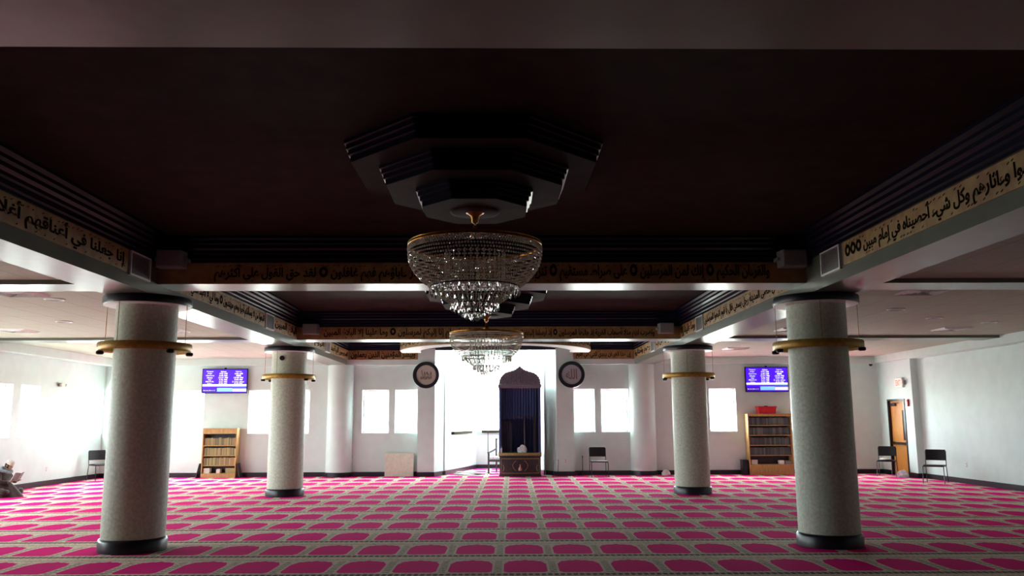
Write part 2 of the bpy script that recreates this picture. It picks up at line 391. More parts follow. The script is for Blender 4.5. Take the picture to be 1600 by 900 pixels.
# beams
for a, b in LB: struct('ceiling_beam', bb((a, b, YF, YB, Z_LONG, ZT)), M_SOFFIT)
for a, b in BEAM_Y:
    struct('ceiling_beam', bb((LB[0][1], LB[1][0], a, b, Z_CROSS, ZT)), M_SOFFIT)
    struct('ceiling_beam', bb((XL, LB[0][0], a, b, Z_CROSS, Z_AISLE)), M_SOFFIT)
    struct('ceiling_beam', bb((LB[1][1], XR, a, b, Z_CROSS, Z_AISLE)), M_SOFFIT)
# bulkheads along the walls
struct('ceiling_bulkhead', bb((XL, XL + .32, YF, YB, Z_LONG, Z_AISLE)), M_WALL)
struct('ceiling_bulkhead', bb((XR - .36, XR, YF, YB, Z_LONG, Z_AISLE)), M_WALL)
struct('ceiling_bulkhead', bb((XL + .32, LB[0][0], YB - .25, YB, Z_LONG, Z_AISLE)), M_WALL)
struct('ceiling_bulkhead', bb((LB[1][1], XR - .36, YB - .25, YB, Z_LONG, Z_AISLE)), M_WALL)
struct('ceiling_bulkhead', bb((LB[0][1], -2.36, YB - .25, YB, Z_LONG, ZT), (2.24, LB[1][0], YB - .25, YB, Z_LONG, ZT)), M_WALL)
# half round canopy in front of the apse
CC = (-.06, 21.95)
def half_ring(bm, r0, r1, z0, z1, seg=40, ext=.25):
    pts = [(CC[0] + r1, CC[1] + ext)] + [(CC[0] + r1 * math.cos(-PI * i / seg), CC[1] + r1 * math.sin(-PI * i / seg)) for i in range(seg + 1)] + [(CC[0] - r1, CC[1] + ext), (CC[0] - r0, CC[1] + ext)] + \
          [(CC[0] + r0 * math.cos(-PI * i / seg), CC[1] + r0 * math.sin(-PI * i / seg)) for i in range(seg, -1, -1)] + [(CC[0] + r0, CC[1] + ext)]
    n = len(pts) // 2
    A = pts[:n]; B = pts[n:][::-1]
    va = [(bm.verts.new((x, y, z0)), bm.verts.new((x, y, z1))) for x, y in A]; vb = [(bm.verts.new((x, y, z0)), bm.verts.new((x, y, z1))) for x, y in B]
    for i in range(n - 1):
        bm.faces.new((va[i][0], va[i + 1][0], va[i + 1][1], va[i][1])); bm.faces.new((vb[i][0], vb[i][1], vb[i + 1][1], vb[i + 1][0]))
        bm.faces.new((va[i][0], vb[i][0], vb[i + 1][0], va[i + 1][0])); bm.faces.new((va[i][1], va[i + 1][1], vb[i + 1][1], vb[i][1]))
    for i in (0, n - 1): bm.faces.new((va[i][0], va[i][1], vb[i][1], vb[i][0]))
bm = bmesh.new(); half_ring(bm, 2.0, 2.5, Z_CROSS, Z_COFFER); struct('ceiling_canopy', bm, M_WALL)

# stepped navy crown mouldings round each coffer: profile (distance from the beam face, z)
PROF = [(0, Z_BAND + .0), (.035, Z_BAND), (.035, Z_BAND + .035), (.06, Z_BAND + .05), (.06, Z_BAND + .10), (.085, Z_BAND + .115), (.085, Z_BAND + .15), (.12, Z_BAND + .175),
        (.12, Z_BAND + .215), (.155, Z_BAND + .235), (.155, Z_BAND + .27), (.20, Z_BAND + .295), (.20, Z_COFFER), (0, Z_COFFER)]
def crown(x0, x1, y0, y1):
    bm = bmesh.new(); rings = []
    for d, z in PROF:
        rings.append([bm.verts.new(p) for p in ((x0 + d, y0 + d, z), (x1 - d, y0 + d, z), (x1 - d, y1 - d, z), (x0 + d, y1 - d, z))])
    for A, B in zip(rings, rings[1:] + rings[:1]):
        for k in range(4): bm.faces.new((A[k], A[(k + 1) % 4], B[(k + 1) % 4], B[k]))
    return bm
for i, (a, b) in enumerate(COFFERS): struct('trim_%d' % (i + 2), crown(LB[0][1], LB[1][0], a, b), M_NAVY)

# ------------------------------------------------------------------ lettering
AR = {}
_c = 0xFE81
for ch, n in (('آ', 2), ('أ', 2), ('ؤ', 2), ('إ', 2), ('ئ', 4), ('ا', 2), ('ب', 4), ('ة', 2), ('ت', 4), ('ث', 4), ('ج', 4), ('ح', 4), ('خ', 4), ('د', 2), ('ذ', 2), ('ر', 2), ('ز', 2),
              ('س', 4), ('ش', 4), ('ص', 4), ('ض', 4), ('ط', 4), ('ظ', 4), ('ع', 4), ('غ', 4), ('ف', 4), ('ق', 4), ('ك', 4), ('ل', 4), ('م', 4), ('ن', 4), ('ه', 4), ('و', 2), ('ى', 2), ('ي', 4)):
    AR[ch] = (_c, n); _c += n
AR['ء'] = (0xFE80, 1)
def shape(t):
    out = []; i = 0; prev = False
    while i < len(t):
        ch = t[i]
        if ch not in AR: out.append(ch); prev = False; i += 1; continue
        base, n = AR[ch]
        if ch == 'ل' and i + 1 < len(t) and t[i + 1] in 'اأإآ':
            k = {'آ': 0xFEF5, 'أ': 0xFEF7, 'إ': 0xFEF9, 'ا': 0xFEFB}[t[i + 1]]
            out.append(chr(k + (1 if prev else 0))); prev = False; i += 2; continue
        nxt = i + 1 < len(t) and t[i + 1] in AR and t[i + 1] != 'ء'
        if n == 1: f = 0; joins = False
        elif n == 2: f = 1 if prev else 0; joins = False
        else: f = (3 if nxt else 1) if prev else (2 if nxt else 0); joins = nxt
        out.append(chr(base + f)); prev = joins; i += 1
    return ''.join(out[::-1])
def text_mesh(s, depth=.003, bold=0.0):
    cu = bpy.data.curves.new('t', 'FONT'); cu.body = s; cu.size = 1; cu.extrude = depth; cu.resolution_u = 3; cu.offset = bold
    o = bpy.data.objects.new('t', cu); COL.objects.link(o); bpy.context.view_layer.update()
    me = bpy.data.meshes.new_from_object(o.evaluated_get(bpy.context.evaluated_depsgraph_get()))
    bpy.data.objects.remove(o); bpy.data.curves.remove(cu)
    return me
def text_obj(name, s, m, parent, u0, u1, v0, v1, frame, depth=.004, bold=0.0, keep=False):
    """lettering fitted into the rectangle u0..u1, v0..v1 of a plane; frame(u, v, w) gives the point, w out of the plane"""
    me = text_mesh(s, 1, bold)
    if not len(me.vertices): return None
    xs = [v.co.x for v in me.vertices]; ys = [v.co.y for v in me.vertices]; zs = [v.co.z for v in me.vertices]
    w_, h_ = max(xs) - min(xs), max(ys) - min(ys); sx = (u1 - u0) / w_; sy = (v1 - v0) / h_
    if keep: sx = sy = min(sx, sy)
    ox = (u0 + u1) / 2 - sx * (max(xs) + min(xs)) / 2; oy = (v0 + v1) / 2 - sy * (max(ys) + min(ys)) / 2
    zc = min(zs); zr = max(max(zs) - zc, 1e-6)
    for v in me.vertices: v.co = frame(ox + sx * v.co.x, oy + sy * v.co.y, (v.co.z - zc) / zr * depth)
    me.name = name; me.materials.clear(); me.materials.append(m)
    for p in me.polygons: p.material_index = 0
    o = bpy.data.objects.new(name, me); COL.objects.link(o); o.parent = parent
    return o
V1 = 'لتنذر قوما ما أنذر ءاباؤهم فهم غافلون ◎ لقد حق القول على أكثرهم'
V0 = 'والقرءان الحكيم ◎ إنك لمن المرسلين ◎ على صراط مستقيم ◎ تنزيل العزيز'
V12 = 'إنا نحن نحيي الموتى ونكتب ما قدموا وءاثارهم وكل شيء أحصيناه في إمام مبين ◎◎◎'
V8 = 'إنا جعلنا في أعناقهم أغلالا فهي إلى الأذقان فهم مقمحون'
V13 = 'واضرب لهم مثلا أصحاب القرية إذ جاءها المرسلون ◎ إذ أرسلنا إليهم اثنين فكذبوهما'
V16 = 'قالوا ربنا يعلم إنا إليكم لمرسلون ◎ وما علينا إلا البلاغ المبين'
V20 = 'وجاء من أقصى المدينة رجل يسعى قال يا قوم اتبعوا المرسلين'
V21 = 'اتبعوا من لا يسألكم أجرا وهم مهتدون ◎ وما لي لا أعبد الذي فطرني'
VB1 = 'إن هذا القرءان يهدي للتي هي أقوم'
VB2 = 'ويبشر المؤمنين الذين يعملون'
def band(frame, L, texts, label, z0=Z_CROSS + .005, z1=Z_BAND - .002, joints=4, bold=.012):
    """painted strip of board with raised lettering; frame(u, v, w): u along, v up, w out of the beam"""
    bm = bmesh.new(); seg = L / joints
    for i in range(joints):
        vs = [bm.verts.new(frame(u, v, w_)) for u in (i * seg + .002, (i + 1) * seg - .002) for v in (z0, z1) for w_ in (0.001, .014)]
        for f in ((0, 1, 3, 2), (4, 6, 7, 5), (0, 4, 5, 1), (2, 3, 7, 6), (0, 2, 6, 4), (1, 5, 7, 3)): bm.faces.new([vs[k] for k in f])
    b = obj('calligraphy_band', bm, M_GOLD); prop(b, label=label, cat='calligraphy panel')
    for u0, u1, t in texts:
        lt = text_obj('lettering', shape(t), M_INK, b, u0, u1, z0 + .018, z1 - .02, lambda u, v, w_: frame(u, v, w_ + .014), bold=bold + .012)
        rnd = random.Random(len(t)); bm = bmesh.new(); bm.from_mesh(lt.data); u = u0 + .03
        while u < u1 - .05:
            v = rnd.choice((z1 - .045, z1 - .055, z0 + .022)); q = [(u, v), (u + .028, v + .014), (u + .026, v + .021), (u - .002, v + .008)]
            a_ = [bm.verts.new(frame(x, y, .0145)) for x, y in q]; b_ = [bm.verts.new(frame(x, y, .0175)) for x, y in q]
            bm.faces.new(a_); bm.faces.new(b_)
            for k in range(4): bm.faces.new((a_[k], a_[(k + 1) % 4], b_[(k + 1) % 4], b_[k]))
            u += rnd.uniform(.055, .12)
        bm.to_mesh(lt.data); bm.free()
    return b
W_IN = LB[1][0] - LB[0][1]
fr_front = lambda yy: (lambda u, v, w_: (LB[0][1] + u, yy - w_, v))
fr_right = lambda y0: (lambda u, v, w_: (LB[1][0] - w_, y0 - u, v))          # starts at its near..: u grows towards the camera
fr_left = lambda y0: (lambda u, v, w_: (LB[0][1] + w_, y0 + u, v))
band(fr_front(10.80), W_IN, [(.75, 4.2, V1), (4.6, 8.1, V0)], 'dark gold band of Arabic lettering across the beam just behind the larger chandelier')
band(fr_front(18.45), W_IN, [(.6, 4.1, V16), (4.4, 8.0, V13)], 'gold band of Arabic lettering across the beam between the two farther columns')
for fr, y0, y1, t, lab in ((fr_right, 9.55, 3.8, V12, 'clearest ochre band of Arabic lettering, ending at the vent by the dark near column'),
                           (fr_right, 16.3, 11.45, V20, 'ochre lettering band on the long beam between the two exit side columns'),
                           (fr_left, 3.8, 9.9, V8, 'shadowed gold lettering band running up to the vent over the pale near column'),
                           (fr_left, 11.45, 15.85, V21, 'ochre lettering band on the long beam between the two window side columns')):
    L = abs(y1 - y0); band(fr(y0), L, [(.06, L - .06, t)], lab, joints=3)
for fr, y0, y1, t, lab in ((fr_right, 18.43, 16.95, 'وما علينا إلا', 'short gold lettering panel past the vent on the exit door side long beam'),
                           (fr_left, 16.5, 18.43, 'البلاغ المبين', 'short gold lettering panel past the vent on the seated person side long beam'),
                           (fr_right, 21.4, 19.12, 'سلام قولا من رب', 'gold lettering panel of the far coffer on the exit door side, nearer than its vent'),
                           (fr_right, 24.72, 22.1, 'رحيم وامتازوا', 'gold lettering panel in the far corner of the far coffer on the exit door side'),
                           (fr_left, 19.12, 21.4, 'اليوم أيها', 'gold lettering panel of the far coffer on the seated person side, nearer than its vent'),
                           (fr_left, 22.1, 24.72, 'المجرمون ألم أعهد', 'gold lettering panel in the far corner of the far coffer on the seated person side')):
    L = abs(y1 - y0); band(fr(y0), L, [(.08, L - .08, t)], lab, joints=1, bold=.02)
for x0, x1, t, lab in ((LB[0][1] + .02, -2.38, VB2, 'short gold lettering panel high on the back wall beside the pier with the brownish plaque'),
                       (2.26, LB[1][0] - .02, VB1, 'short gold lettering panel high on the back wall beside the pier with the blue-rimmed plaque')):
    band(lambda u, v, w_, x0=x0: (x0 + u, 24.75 - w_, v), x1 - x0, [(.08, x1 - x0 - .08, t)], lab, joints=1, bold=.02)
# curved band on the canopy
bm = bmesh.new()
S = 48; A = []
for i in range(S + 1):
    a = PI + PI * i / S
    A.append([(bm.verts.new((CC[0] + r * math.cos(a), CC[1] + r * math.sin(a), Z_CROSS + .01)), bm.verts.new((CC[0] + r * math.cos(a), CC[1] + r * math.sin(a), Z_BAND))) for r in (2.501, 2.514)])
for P, Q in zip(A, A[1:]):
    bm.faces.new((P[1][0], Q[1][0], Q[1][1], P[1][1])); bm.faces.new((P[0][0], P[0][1], Q[0][1], Q[0][0]))
    bm.faces.new((P[0][0], Q[0][0], Q[1][0], P[1][0])); bm.faces.new((P[0][1], P[1][1], Q[1][1], Q[0][1]))
for P in (A[0], A[-1]): bm.faces.new((P[0][0], P[1][0], P[1][1], P[0][1]))
cb = obj('calligraphy_band', bm, M_GOLD); prop(cb, label='curved gold band of lettering round the half-round canopy in front of the apse', cat='calligraphy panel')
def fr_curve(u, v, w_):
    a = PI + u / 2.514; return (CC[0] + (2.514 + w_) * math.cos(a), CC[1] + (2.514 + w_) * math.sin(a), v)
for k, t in enumerate((VB1, VB2, V20)):
    text_obj('lettering', shape(t), M_INK, cb, .1 + k * 2.6, 2.55 + k * 2.6, Z_CROSS + .04, Z_BAND - .03, fr_curve, bold=.01)

# ------------------------------------------------------------------ columns with their caps and hanging light rings
def make_column():
    t = empty('column')
    bm = bmesh.new(); lathe(bm, [(.385, .15), (.388, .3), (.385, 3.15)], 64); obj('shaft', bm, M_COLUMN, t, smooth=True)
    bm = bmesh.new(); lathe(bm, [(.30, 0), (.415, 0), (.418, .13), (.405, .155), (.386, .165), (.30, .165)], 64); obj('base', bm, M_BLACK, t, smooth=True)
    bm = bmesh.new(); lathe(bm, [(.555, 3.155), (.56, 3.17), (.56, 3.24), (.55, 3.259), (0, 3.259)], 64); obj('capital', bm, M_BLACK, t, smooth=True)
    bm = bmesh.new(); lathe(bm, [(.36, 3.14), (.545, 3.148), (.548, 3.156), (.36, 3.157)], 64, closed=True); obj('capital_underside', bm, M_WHITE, t, smooth=True, label='pale underside of the capital')
    return t
def make_ring():
    t = empty('hanging_light_ring')
    bm = bmesh.new(); lathe(bm, [(.555, 2.55), (.575, 2.545), (.585, 2.56), (.585, 2.635), (.575, 2.65), (.545, 2.65), (.535, 2.63), (.535, 2.56)], 64, closed=True)
    obj('ring', bm, M_RING, t, smooth=True)
    for d in (178, -6, -105, 88):
        a = math.radians(d); x, y = .548 * math.cos(a), .548 * math.sin(a)
        bm = bmesh.new(); tube(bm, [(x, y, 2.64), (x, y, 3.152)], .004, 6); obj('suspension_wire', bm, M_BRASS, t)
    for d in (-170, -35, 30, 150):
        a = math.radians(d); x, y = .56 * math.cos(a), .56 * math.sin(a)
        bm = bmesh.new(); lathe(bm, [(0, .0), (.045, 0), (.05, -.03), (.035, -.045), (0, -.045)], 16, (x, y, 2.549)); obj('spotlight', bm, M_DMETAL, t, smooth=True)
    return t
col0 = make_column(); ring0 = make_ring(); index_kids()
CL = ['thick pale round column on the seated person side, the nearest there', 'thick dark-shaded round column on the exit door side, the nearest there',
      'slimmer-looking round column with a black sensor near its top', 'round column standing between the arched cabinet and the taller bookcase']
for i, (x, y) in enumerate(((CX[0], 11.10), (CX[1], 11.10), (CX[0], 18.78), (CX[1], 18.78))):
    c = col0 if i == 0 else copy_tree(col0); c.location = (x, y, 0); prop(c, label=CL[i], cat='column', group='columns holding up the long beams')
    r = ring0 if i == 0 else copy_tree(ring0); r.location = (x, y, 0)
    prop(r, label='gilt light ring hung on wires round the ' + ['pale column nearest the seated person', 'dark-shaded near column on the exit side', 'column that has the black sensor', 'column beside the taller bookcase'][i], cat='light ring', group='gilt rings round the columns')
bm = bmesh.new(); lathe(bm, [(0, .05), (.045, .05), (.055, .03), (.055, 0), (0, 0)], 20)
for v in bm.verts: v.co = (v.co.x + CX[0] - .07, 18.78 - .376 - v.co.z, v.co.y + 3.0)
prop(obj('wall_sensor', bm, M_DMETAL, smooth=True), label='small round black sensor near the top of the farther column', cat='sensor')

# ------------------------------------------------------------------ ceiling medallions
def octagon(a, k=math.tan(PI / 8)): return [(-a * k, -a), (a * k, -a), (a, -a * k), (a, a * k), (a * k, a), (-a * k, a), (-a, a * k), (-a, -a * k)]
def make_medallion():
    t = empty('ceiling_medallion')
    for a, z1, z0 in ((1.12, Z_COFFER, 3.83), (.83, 3.83, 3.66), (.52, 3.66, 3.50)):
        h = z1 - z0; prof = [(a, z1), (a, z1 - .16 * h), (a - .018, z1 - .2 * h), (a - .018, z1 - .42 * h), (a - .036, z1 - .46 * h), (a - .036, z1 - .68 * h), (a - .055, z1 - .72 * h), (a - .055, z0 + .003)]
        bm = bmesh.new(); rings = [[bm.verts.new((x, y, z)) for x, y in octagon(q)] for q, z in prof]
        for A, B in zip(rings, rings[1:]):
            for k in range(8): bm.faces.new((A[k], A[(k + 1) % 8], B[(k + 1) % 8], B[k]))
        bm.faces.new(rings[0])
        mo = obj('tier_moulding', bm, M_NAVY, t)
        bm = bmesh.new(); prism(bm, octagon(a - .06), z0, z0 + .05); obj('tier_panel', bm, M_COFFER, mo)
    bm = bmesh.new(); lathe(bm, [(.0, 3.49), (.2, 3.488), (.225, 3.494), (.23, 3.50), (0, 3.50)], 40); obj('ceiling_rose', bm, M_COFFER, t, smooth=True)
    return t
MY = (7.34, 14.93); MX = -.205
med = make_medallion(); index_kids()
for i, y in enumerate(MY):
    c = med if i == 0 else copy_tree(med); c.location = (MX, y, 0)
    prop(c, label=['three-tier navy octagonal ceiling medallion above the larger chandelier', 'farther three-tier octagonal ceiling medallion above the smaller-looking chandelier'][i], cat='ceiling medallion', group='octagonal ceiling medallions')

# ------------------------------------------------------------------ chandeliers
def bead(bm, p, r, h):
    x, y, z = p
    t = bm.verts.new((x, y, z + h)); b = bm.verts.new((x, y, z - h)); ph = random.uniform(0, PI / 2); ti = random.uniform(-.25, .25)
    q = [bm.verts.new((x + r * math.cos(a), y + r * math.sin(a), z + ti * r * math.cos(a))) for a in (ph, ph + PI / 2, ph + PI, ph + 1.5 * PI)]
    for k in range(4): bm.faces.new((q[k], q[(k + 1) % 4], t)); bm.faces.new((q[(k + 1) % 4], q[k], b))
def pendant_mesh():
    bm = bmesh.new(); prof = [(0, 0), (.008, -.006), (.006, -.016), (.013, -.05), (.009, -.07), (0, -.085)]; lathe(bm, prof, 6)
    bmesh.ops.recalc_face_normals(bm, faces=bm.faces)
    me = bpy.data.meshes.new('crystal_pendant'); bm.to_mesh(me); bm.free(); me.materials.append(M_DROP); return me
PEND = pendant_mesh()
def make_chandelier():
    t = empty('chandelier')                                   # origin at the centre of the top rim
    bm = bmesh.new(); lathe(bm, [(.592, .0), (.603, .0), (.607, .008), (.603, .02), (.606, .030), (.59, .034), (.585, .015)], 72, closed=True); obj('rim', bm, M_BRASS, t, smooth=True)
    bm = bmesh.new()
    for k in range(8):
        a = k * PI / 4; tube(bm, [(0, 0, .1), (.3 * math.cos(a), .3 * math.sin(a), .06), (.595 * math.cos(a), .595 * math.sin(a), .02)], .005, 6)
    for r, z in ((.40, -.37), (.20, -.52), (.09, -.60)):
        lathe(bm, [(r - .008, z), (r + .004, z - .004), (r + .004, z + .008), (r - .008, z + .008)], 40, closed=True)
    tube(bm, [(0, 0, .12), (0, 0, -.05)], .012, 8); tube(bm, [(0, 0, -.04), (0, 0, -.6)], .0025, 5)
    obj('frame', bm, M_CHROME, t)
    bm = bmesh.new(); lathe(bm, [(0, .0), (.045, .0), (.05, .02), (.03, .045), (.018, .09), (0, .09)], 24, (0, 0, .09)); 
    obj('hub', bm, M_BRASS, t, smooth=True)
    # chain to the canopy
    bm = bmesh.new(); z = .16; k = 0
    while z < .255:
        pts = [(.014 * math.cos(q) * (1 if k % 2 else 0), .014 * math.cos(q) * (0 if k % 2 else 1), z + .012 + .02 * math.sin(q)) for q in [2 * PI * i / 10 for i in range(11)]]
        tube(bm, pts, .004, 5, cap=False); z += .03; k += 1
    obj('chain', bm, M_BRASS, t)
    bm = bmesh.new(); lathe(bm, [(0, -.10), (.012, -.10), (.03, -.085), (.034, -.06), (.04, -.03), (.07, -.005), (.085, 0), (0, 0)], 32); 
    can = obj('canopy', bm, M_BRASS, t, smooth=True)
    # beaded bowl: strings of small crystals
    prof = [(.600, -.010, 150), (.603, -.026, 150), (.600, -.042, 150)]
    z = -.075
    while z > -.365:
        q = (-z - .05) / .315; r = .60 * (1 - q ** 2.2 * .33) if q > 0 else .6
        prof.append((r, z, int(2 * PI * r / .026))); z -= .031
    bm = bmesh.new()
    for j, (r, z, n) in enumerate(prof):
        for i in range(n):
            a = 2 * PI * (i + .5 * (j % 2)) / n; bead(bm, (r * math.cos(a), r * math.sin(a), z), .0115, .0115)
    bb1 = obj('crystal_bowl', bm, M_CRYSTAL, t); bb1['kind'] = 'stuff'
    bm = bmesh.new()
    for i in range(46):                                       # second bowl: fine strings converging inwards
        a = 2 * PI * i / 46
        for k in range(11):
            q = k / 10; r = .36 - .17 * q ** 1.6; z = -.375 - .15 * q
            bead(bm, (r * math.cos(a), r * math.sin(a), z), .009, .011)
    for i in range(30):
        a = 2 * PI * i / 30
        for k in range(14): bead(bm, (.27 * math.cos(a), .27 * math.sin(a), -.06 - .022 * k), .010, .012)
    b2 = obj('crystal_strings', bm, M_CRYSTAL, t); b2['kind'] = 'stuff'
    for r, z, n in ((.40, -.36, 30), (.21, -.50, 24), (.14, -.53, 16), (.085, -.57, 12), (.03, -.59, 6)):
        for i in range(n):
            a = 2 * PI * i / n; p = bpy.data.objects.new('crystal_pendant', PEND); COL.objects.link(p); p.parent = t; p.location = (r * math.cos(a), r * math.sin(a), z)
    return t, can
ch0, can0 = make_chandelier(); index_kids()
for i, (y, s, zr) in enumerate(((MY[0], 1.0, 3.17), (MY[1], 1.10, 3.15))):
    c = ch0 if i == 0 else copy_tree(ch0); c.location = (MX, y, zr); c.scale = (s, s, s)
    kids = [k for k in bpy.data.objects if k.parent == c and k.name.startswith('canopy')]
    kids[0].location = (0, 0, (3.49 - zr) / s)
    prop(c, label=['large crystal bowl chandelier hanging under the nearest octagonal medallion', 'crystal chandelier hanging farther off against the bright apse windows'][i], cat='chandelier', group='crystal chandeliers down the middle')

# ------------------------------------------------------------------ vents, speakers, ceiling fittings
def vent(fr, y0, lab, flat=None):
    L, z0, z1 = .58, Z_CROSS - .02, Z_BAND + .01
    t = empty('air_vent', fr(y0)(0, 0, 0)); o = Vector(fr(y0)(0, 0, 0))
    def bx(bm, u0, u1, v0, v1, w0, w1):
        P = fr(y0); vs = [bm.verts.new(Vector(P(u, v, q)) - o) for u in (u0, u1) for v in (v0, v1) for q in (w0, w1)]
        for f in ((0, 1, 3, 2), (4, 6, 7, 5), (0, 4, 5, 1), (2, 3, 7, 6), (0, 2, 6, 4), (1, 5, 7, 3)): bm.faces.new([vs[i] for i in f])
    bm = bmesh.new()
    for q in ((0, L, z0, z0 + .025), (0, L, z1 - .025, z1), (0, .025, z0 + .025, z1 - .025), (L - .025, L, z0 + .025, z1 - .025)): bx(bm, *q, .001, .03)
    obj('frame', bm, M_WHITE, t)
    bm = bmesh.new()
    z = z0 + .035
    while z < z1 - .03: bx(bm, .026, L - .026, z, z + .006, .002, .022); z += .018
    obj('louvre', bm, M_GREY, t)
    bm = bmesh.new(); bx(bm, .026, L - .026, z0 + .026, z1 - .026, .001, .004); obj('backing', bm, M_DMETAL, t)
    prop(t, label=lab, cat='air vent', group='grilles set in the lettering bands')
vent(fr_right, 10.22, 'pale air vent grille at the end of the lettering beside the dark-shaded near column')
vent(fr_left, 9.95, 'shadowed air vent grille at the end of the lettering above the pale near column')
vent(fr_right, 16.92, 'air vent grille in the long beam before the column by the taller bookcase')
vent(fr_left, 15.88, 'air vent grille in the long beam before the column with the black sensor')
vent(fr_right, 22.05, 'air vent grille in the far coffer on the exit door side')
vent(fr_left, 21.45, 'air vent grille in the far coffer on the seated person side')
def make_speaker():
    t = empty('loudspeaker')
    bm = bmesh.new(); prism(bm, [(-.18, 0), (.18, 0), (.155, -.2), (-.155, -.2)], 0, .225); obj('cabinet', bm, M_GREY, t, bevel=.012)
    bm = bb((-.14, .14, -.206, -.2005, .02, .205)); obj('grille', bm, M_GREY, t)
    bm = bb((-.2, .2, -.03, -.015, .10, .125), (-.205, -.185, -.12, .05, .09, .135), (.185, .205, -.12, .05, .09, .135), (-.2, .2, .03, .05, .09, .135)); obj('bracket', bm, M_GREY, t)
    return t
sp0 = make_speaker(); index_kids()
for i, (x, y, z, r, lab) in enumerate(((3.88, 10.72, 3.59, .0, 'grey loudspeaker on the cross beam beside the dark-shaded near column'), (-4.24, 10.72, 3.59, 0, 'dim loudspeaker on the cross beam beside the pale near column'),
                                     (3.75, 18.37, 3.51, 0, 'loudspeaker on the farther cross beam near the column by the taller bookcase'), (-4.14, 18.37, 3.51, 0, 'loudspeaker on the farther cross beam near the column with the sensor'))):
    s = sp0 if i == 0 else copy_tree(sp0); s.location = (x, y, z); prop(s, label=lab, cat='loudspeaker', group='loudspeakers on the cross beams')
def make_diffuser():
    t = empty('ceiling_diffuser')
    for k in range(4):
        a, b = .30 - k * .07, .27 - k * .07
        bm = bmesh.new(); za, zb = -.012 - .0 * k, -.03
        A = [bm.verts.new((x * a, y * a, -.001)) for x, y in ((-1, -1), (1, -1), (1, 1), (-1, 1))]; B = [bm.verts.new((x * b, y * b, -.028)) for x, y in ((-1, -1), (1, -1), (1, 1), (-1, 1))]; C_ = [bm.verts.new((x * b, y * b, -.001)) for x, y in ((-1, -1), (1, -1), (1, 1), (-1, 1))]
        for R1, R2 in ((A, B), (B, C_)):
            for q in range(4): bm.faces.new((R1[q], R1[(q + 1) % 4], R2[(q + 1) % 4], R2[q]))
        obj('louvre_ring', bm, M_WHITE, t)
    obj('backing', bb((-.27, .27, -.27, .27, -.004, -.0005)), M_DMETAL, t)
    return t
df0 = make_diffuser(); index_kids()
for i, (x, y, lab) in enumerate(((-6.9, 11.9, 'square ceiling air diffuser just past the beam in the window side aisle'), (-9.75, 16.9, 'square ceiling air diffuser near the outer wall of the window side aisle'), (-6.7, 17.0, 'square ceiling air diffuser seen beside the pale near column'),
                                (6.25, 11.9, 'square ceiling air diffuser just past the beam in the exit side aisle'), (9.5, 17.1, 'square ceiling air diffuser near the outer wall of the exit side aisle'), (6.15, 17.1, 'square ceiling air diffuser seen past the edge of the dark-shaded near column'),
                                (6.3, 21.8, 'square ceiling air diffuser over the floor by the taller bookcase'))):
    s = df0 if i == 0 else copy_tree(df0); s.location = (x, y, Z_AISLE); prop(s, label=lab, cat='air diffuser', group='square air diffusers in the aisle ceilings')
def make_disc():
    t = empty('ceiling_speaker')
    bm = bmesh.new(); lathe(bm, [(.15, -.0005), (.15, -.012), (.125, -.015), (.12, -.006)], 32); obj('trim_ring', bm, M_WHITE, t, smooth=True)
    bm = bmesh.new(); lathe(bm, [(.122, -.001), (.122, -.006), (0, -.009)], 32); obj('grille', bm, M_GREY, t, smooth=True)
    return t
dc0 = make_disc(); index_kids()
for i, (x, y, lab) in enumerate(((-6.73, 12.55, 'round ceiling speaker beside the first square diffuser of the window side aisle'), (-8.05, 15.4, 'round ceiling speaker in the middle of the window side aisle ceiling'), (6.82, 13.94, 'round ceiling speaker nearest the dark-shaded column in the exit side aisle'),
                                (8.15, 15.2, 'round ceiling speaker in the middle of the exit side aisle ceiling'), (9.6, 15.9, 'round ceiling speaker nearest the outer wall in the exit side aisle'), (-8.2, 21.6, 'round ceiling speaker in front of the lower bookcase'))):
    s = dc0 if i == 0 else copy_tree(dc0); s.location = (x, y, Z_AISLE); prop(s, label=lab, cat='ceiling speaker', group='round speakers in the aisle ceilings')

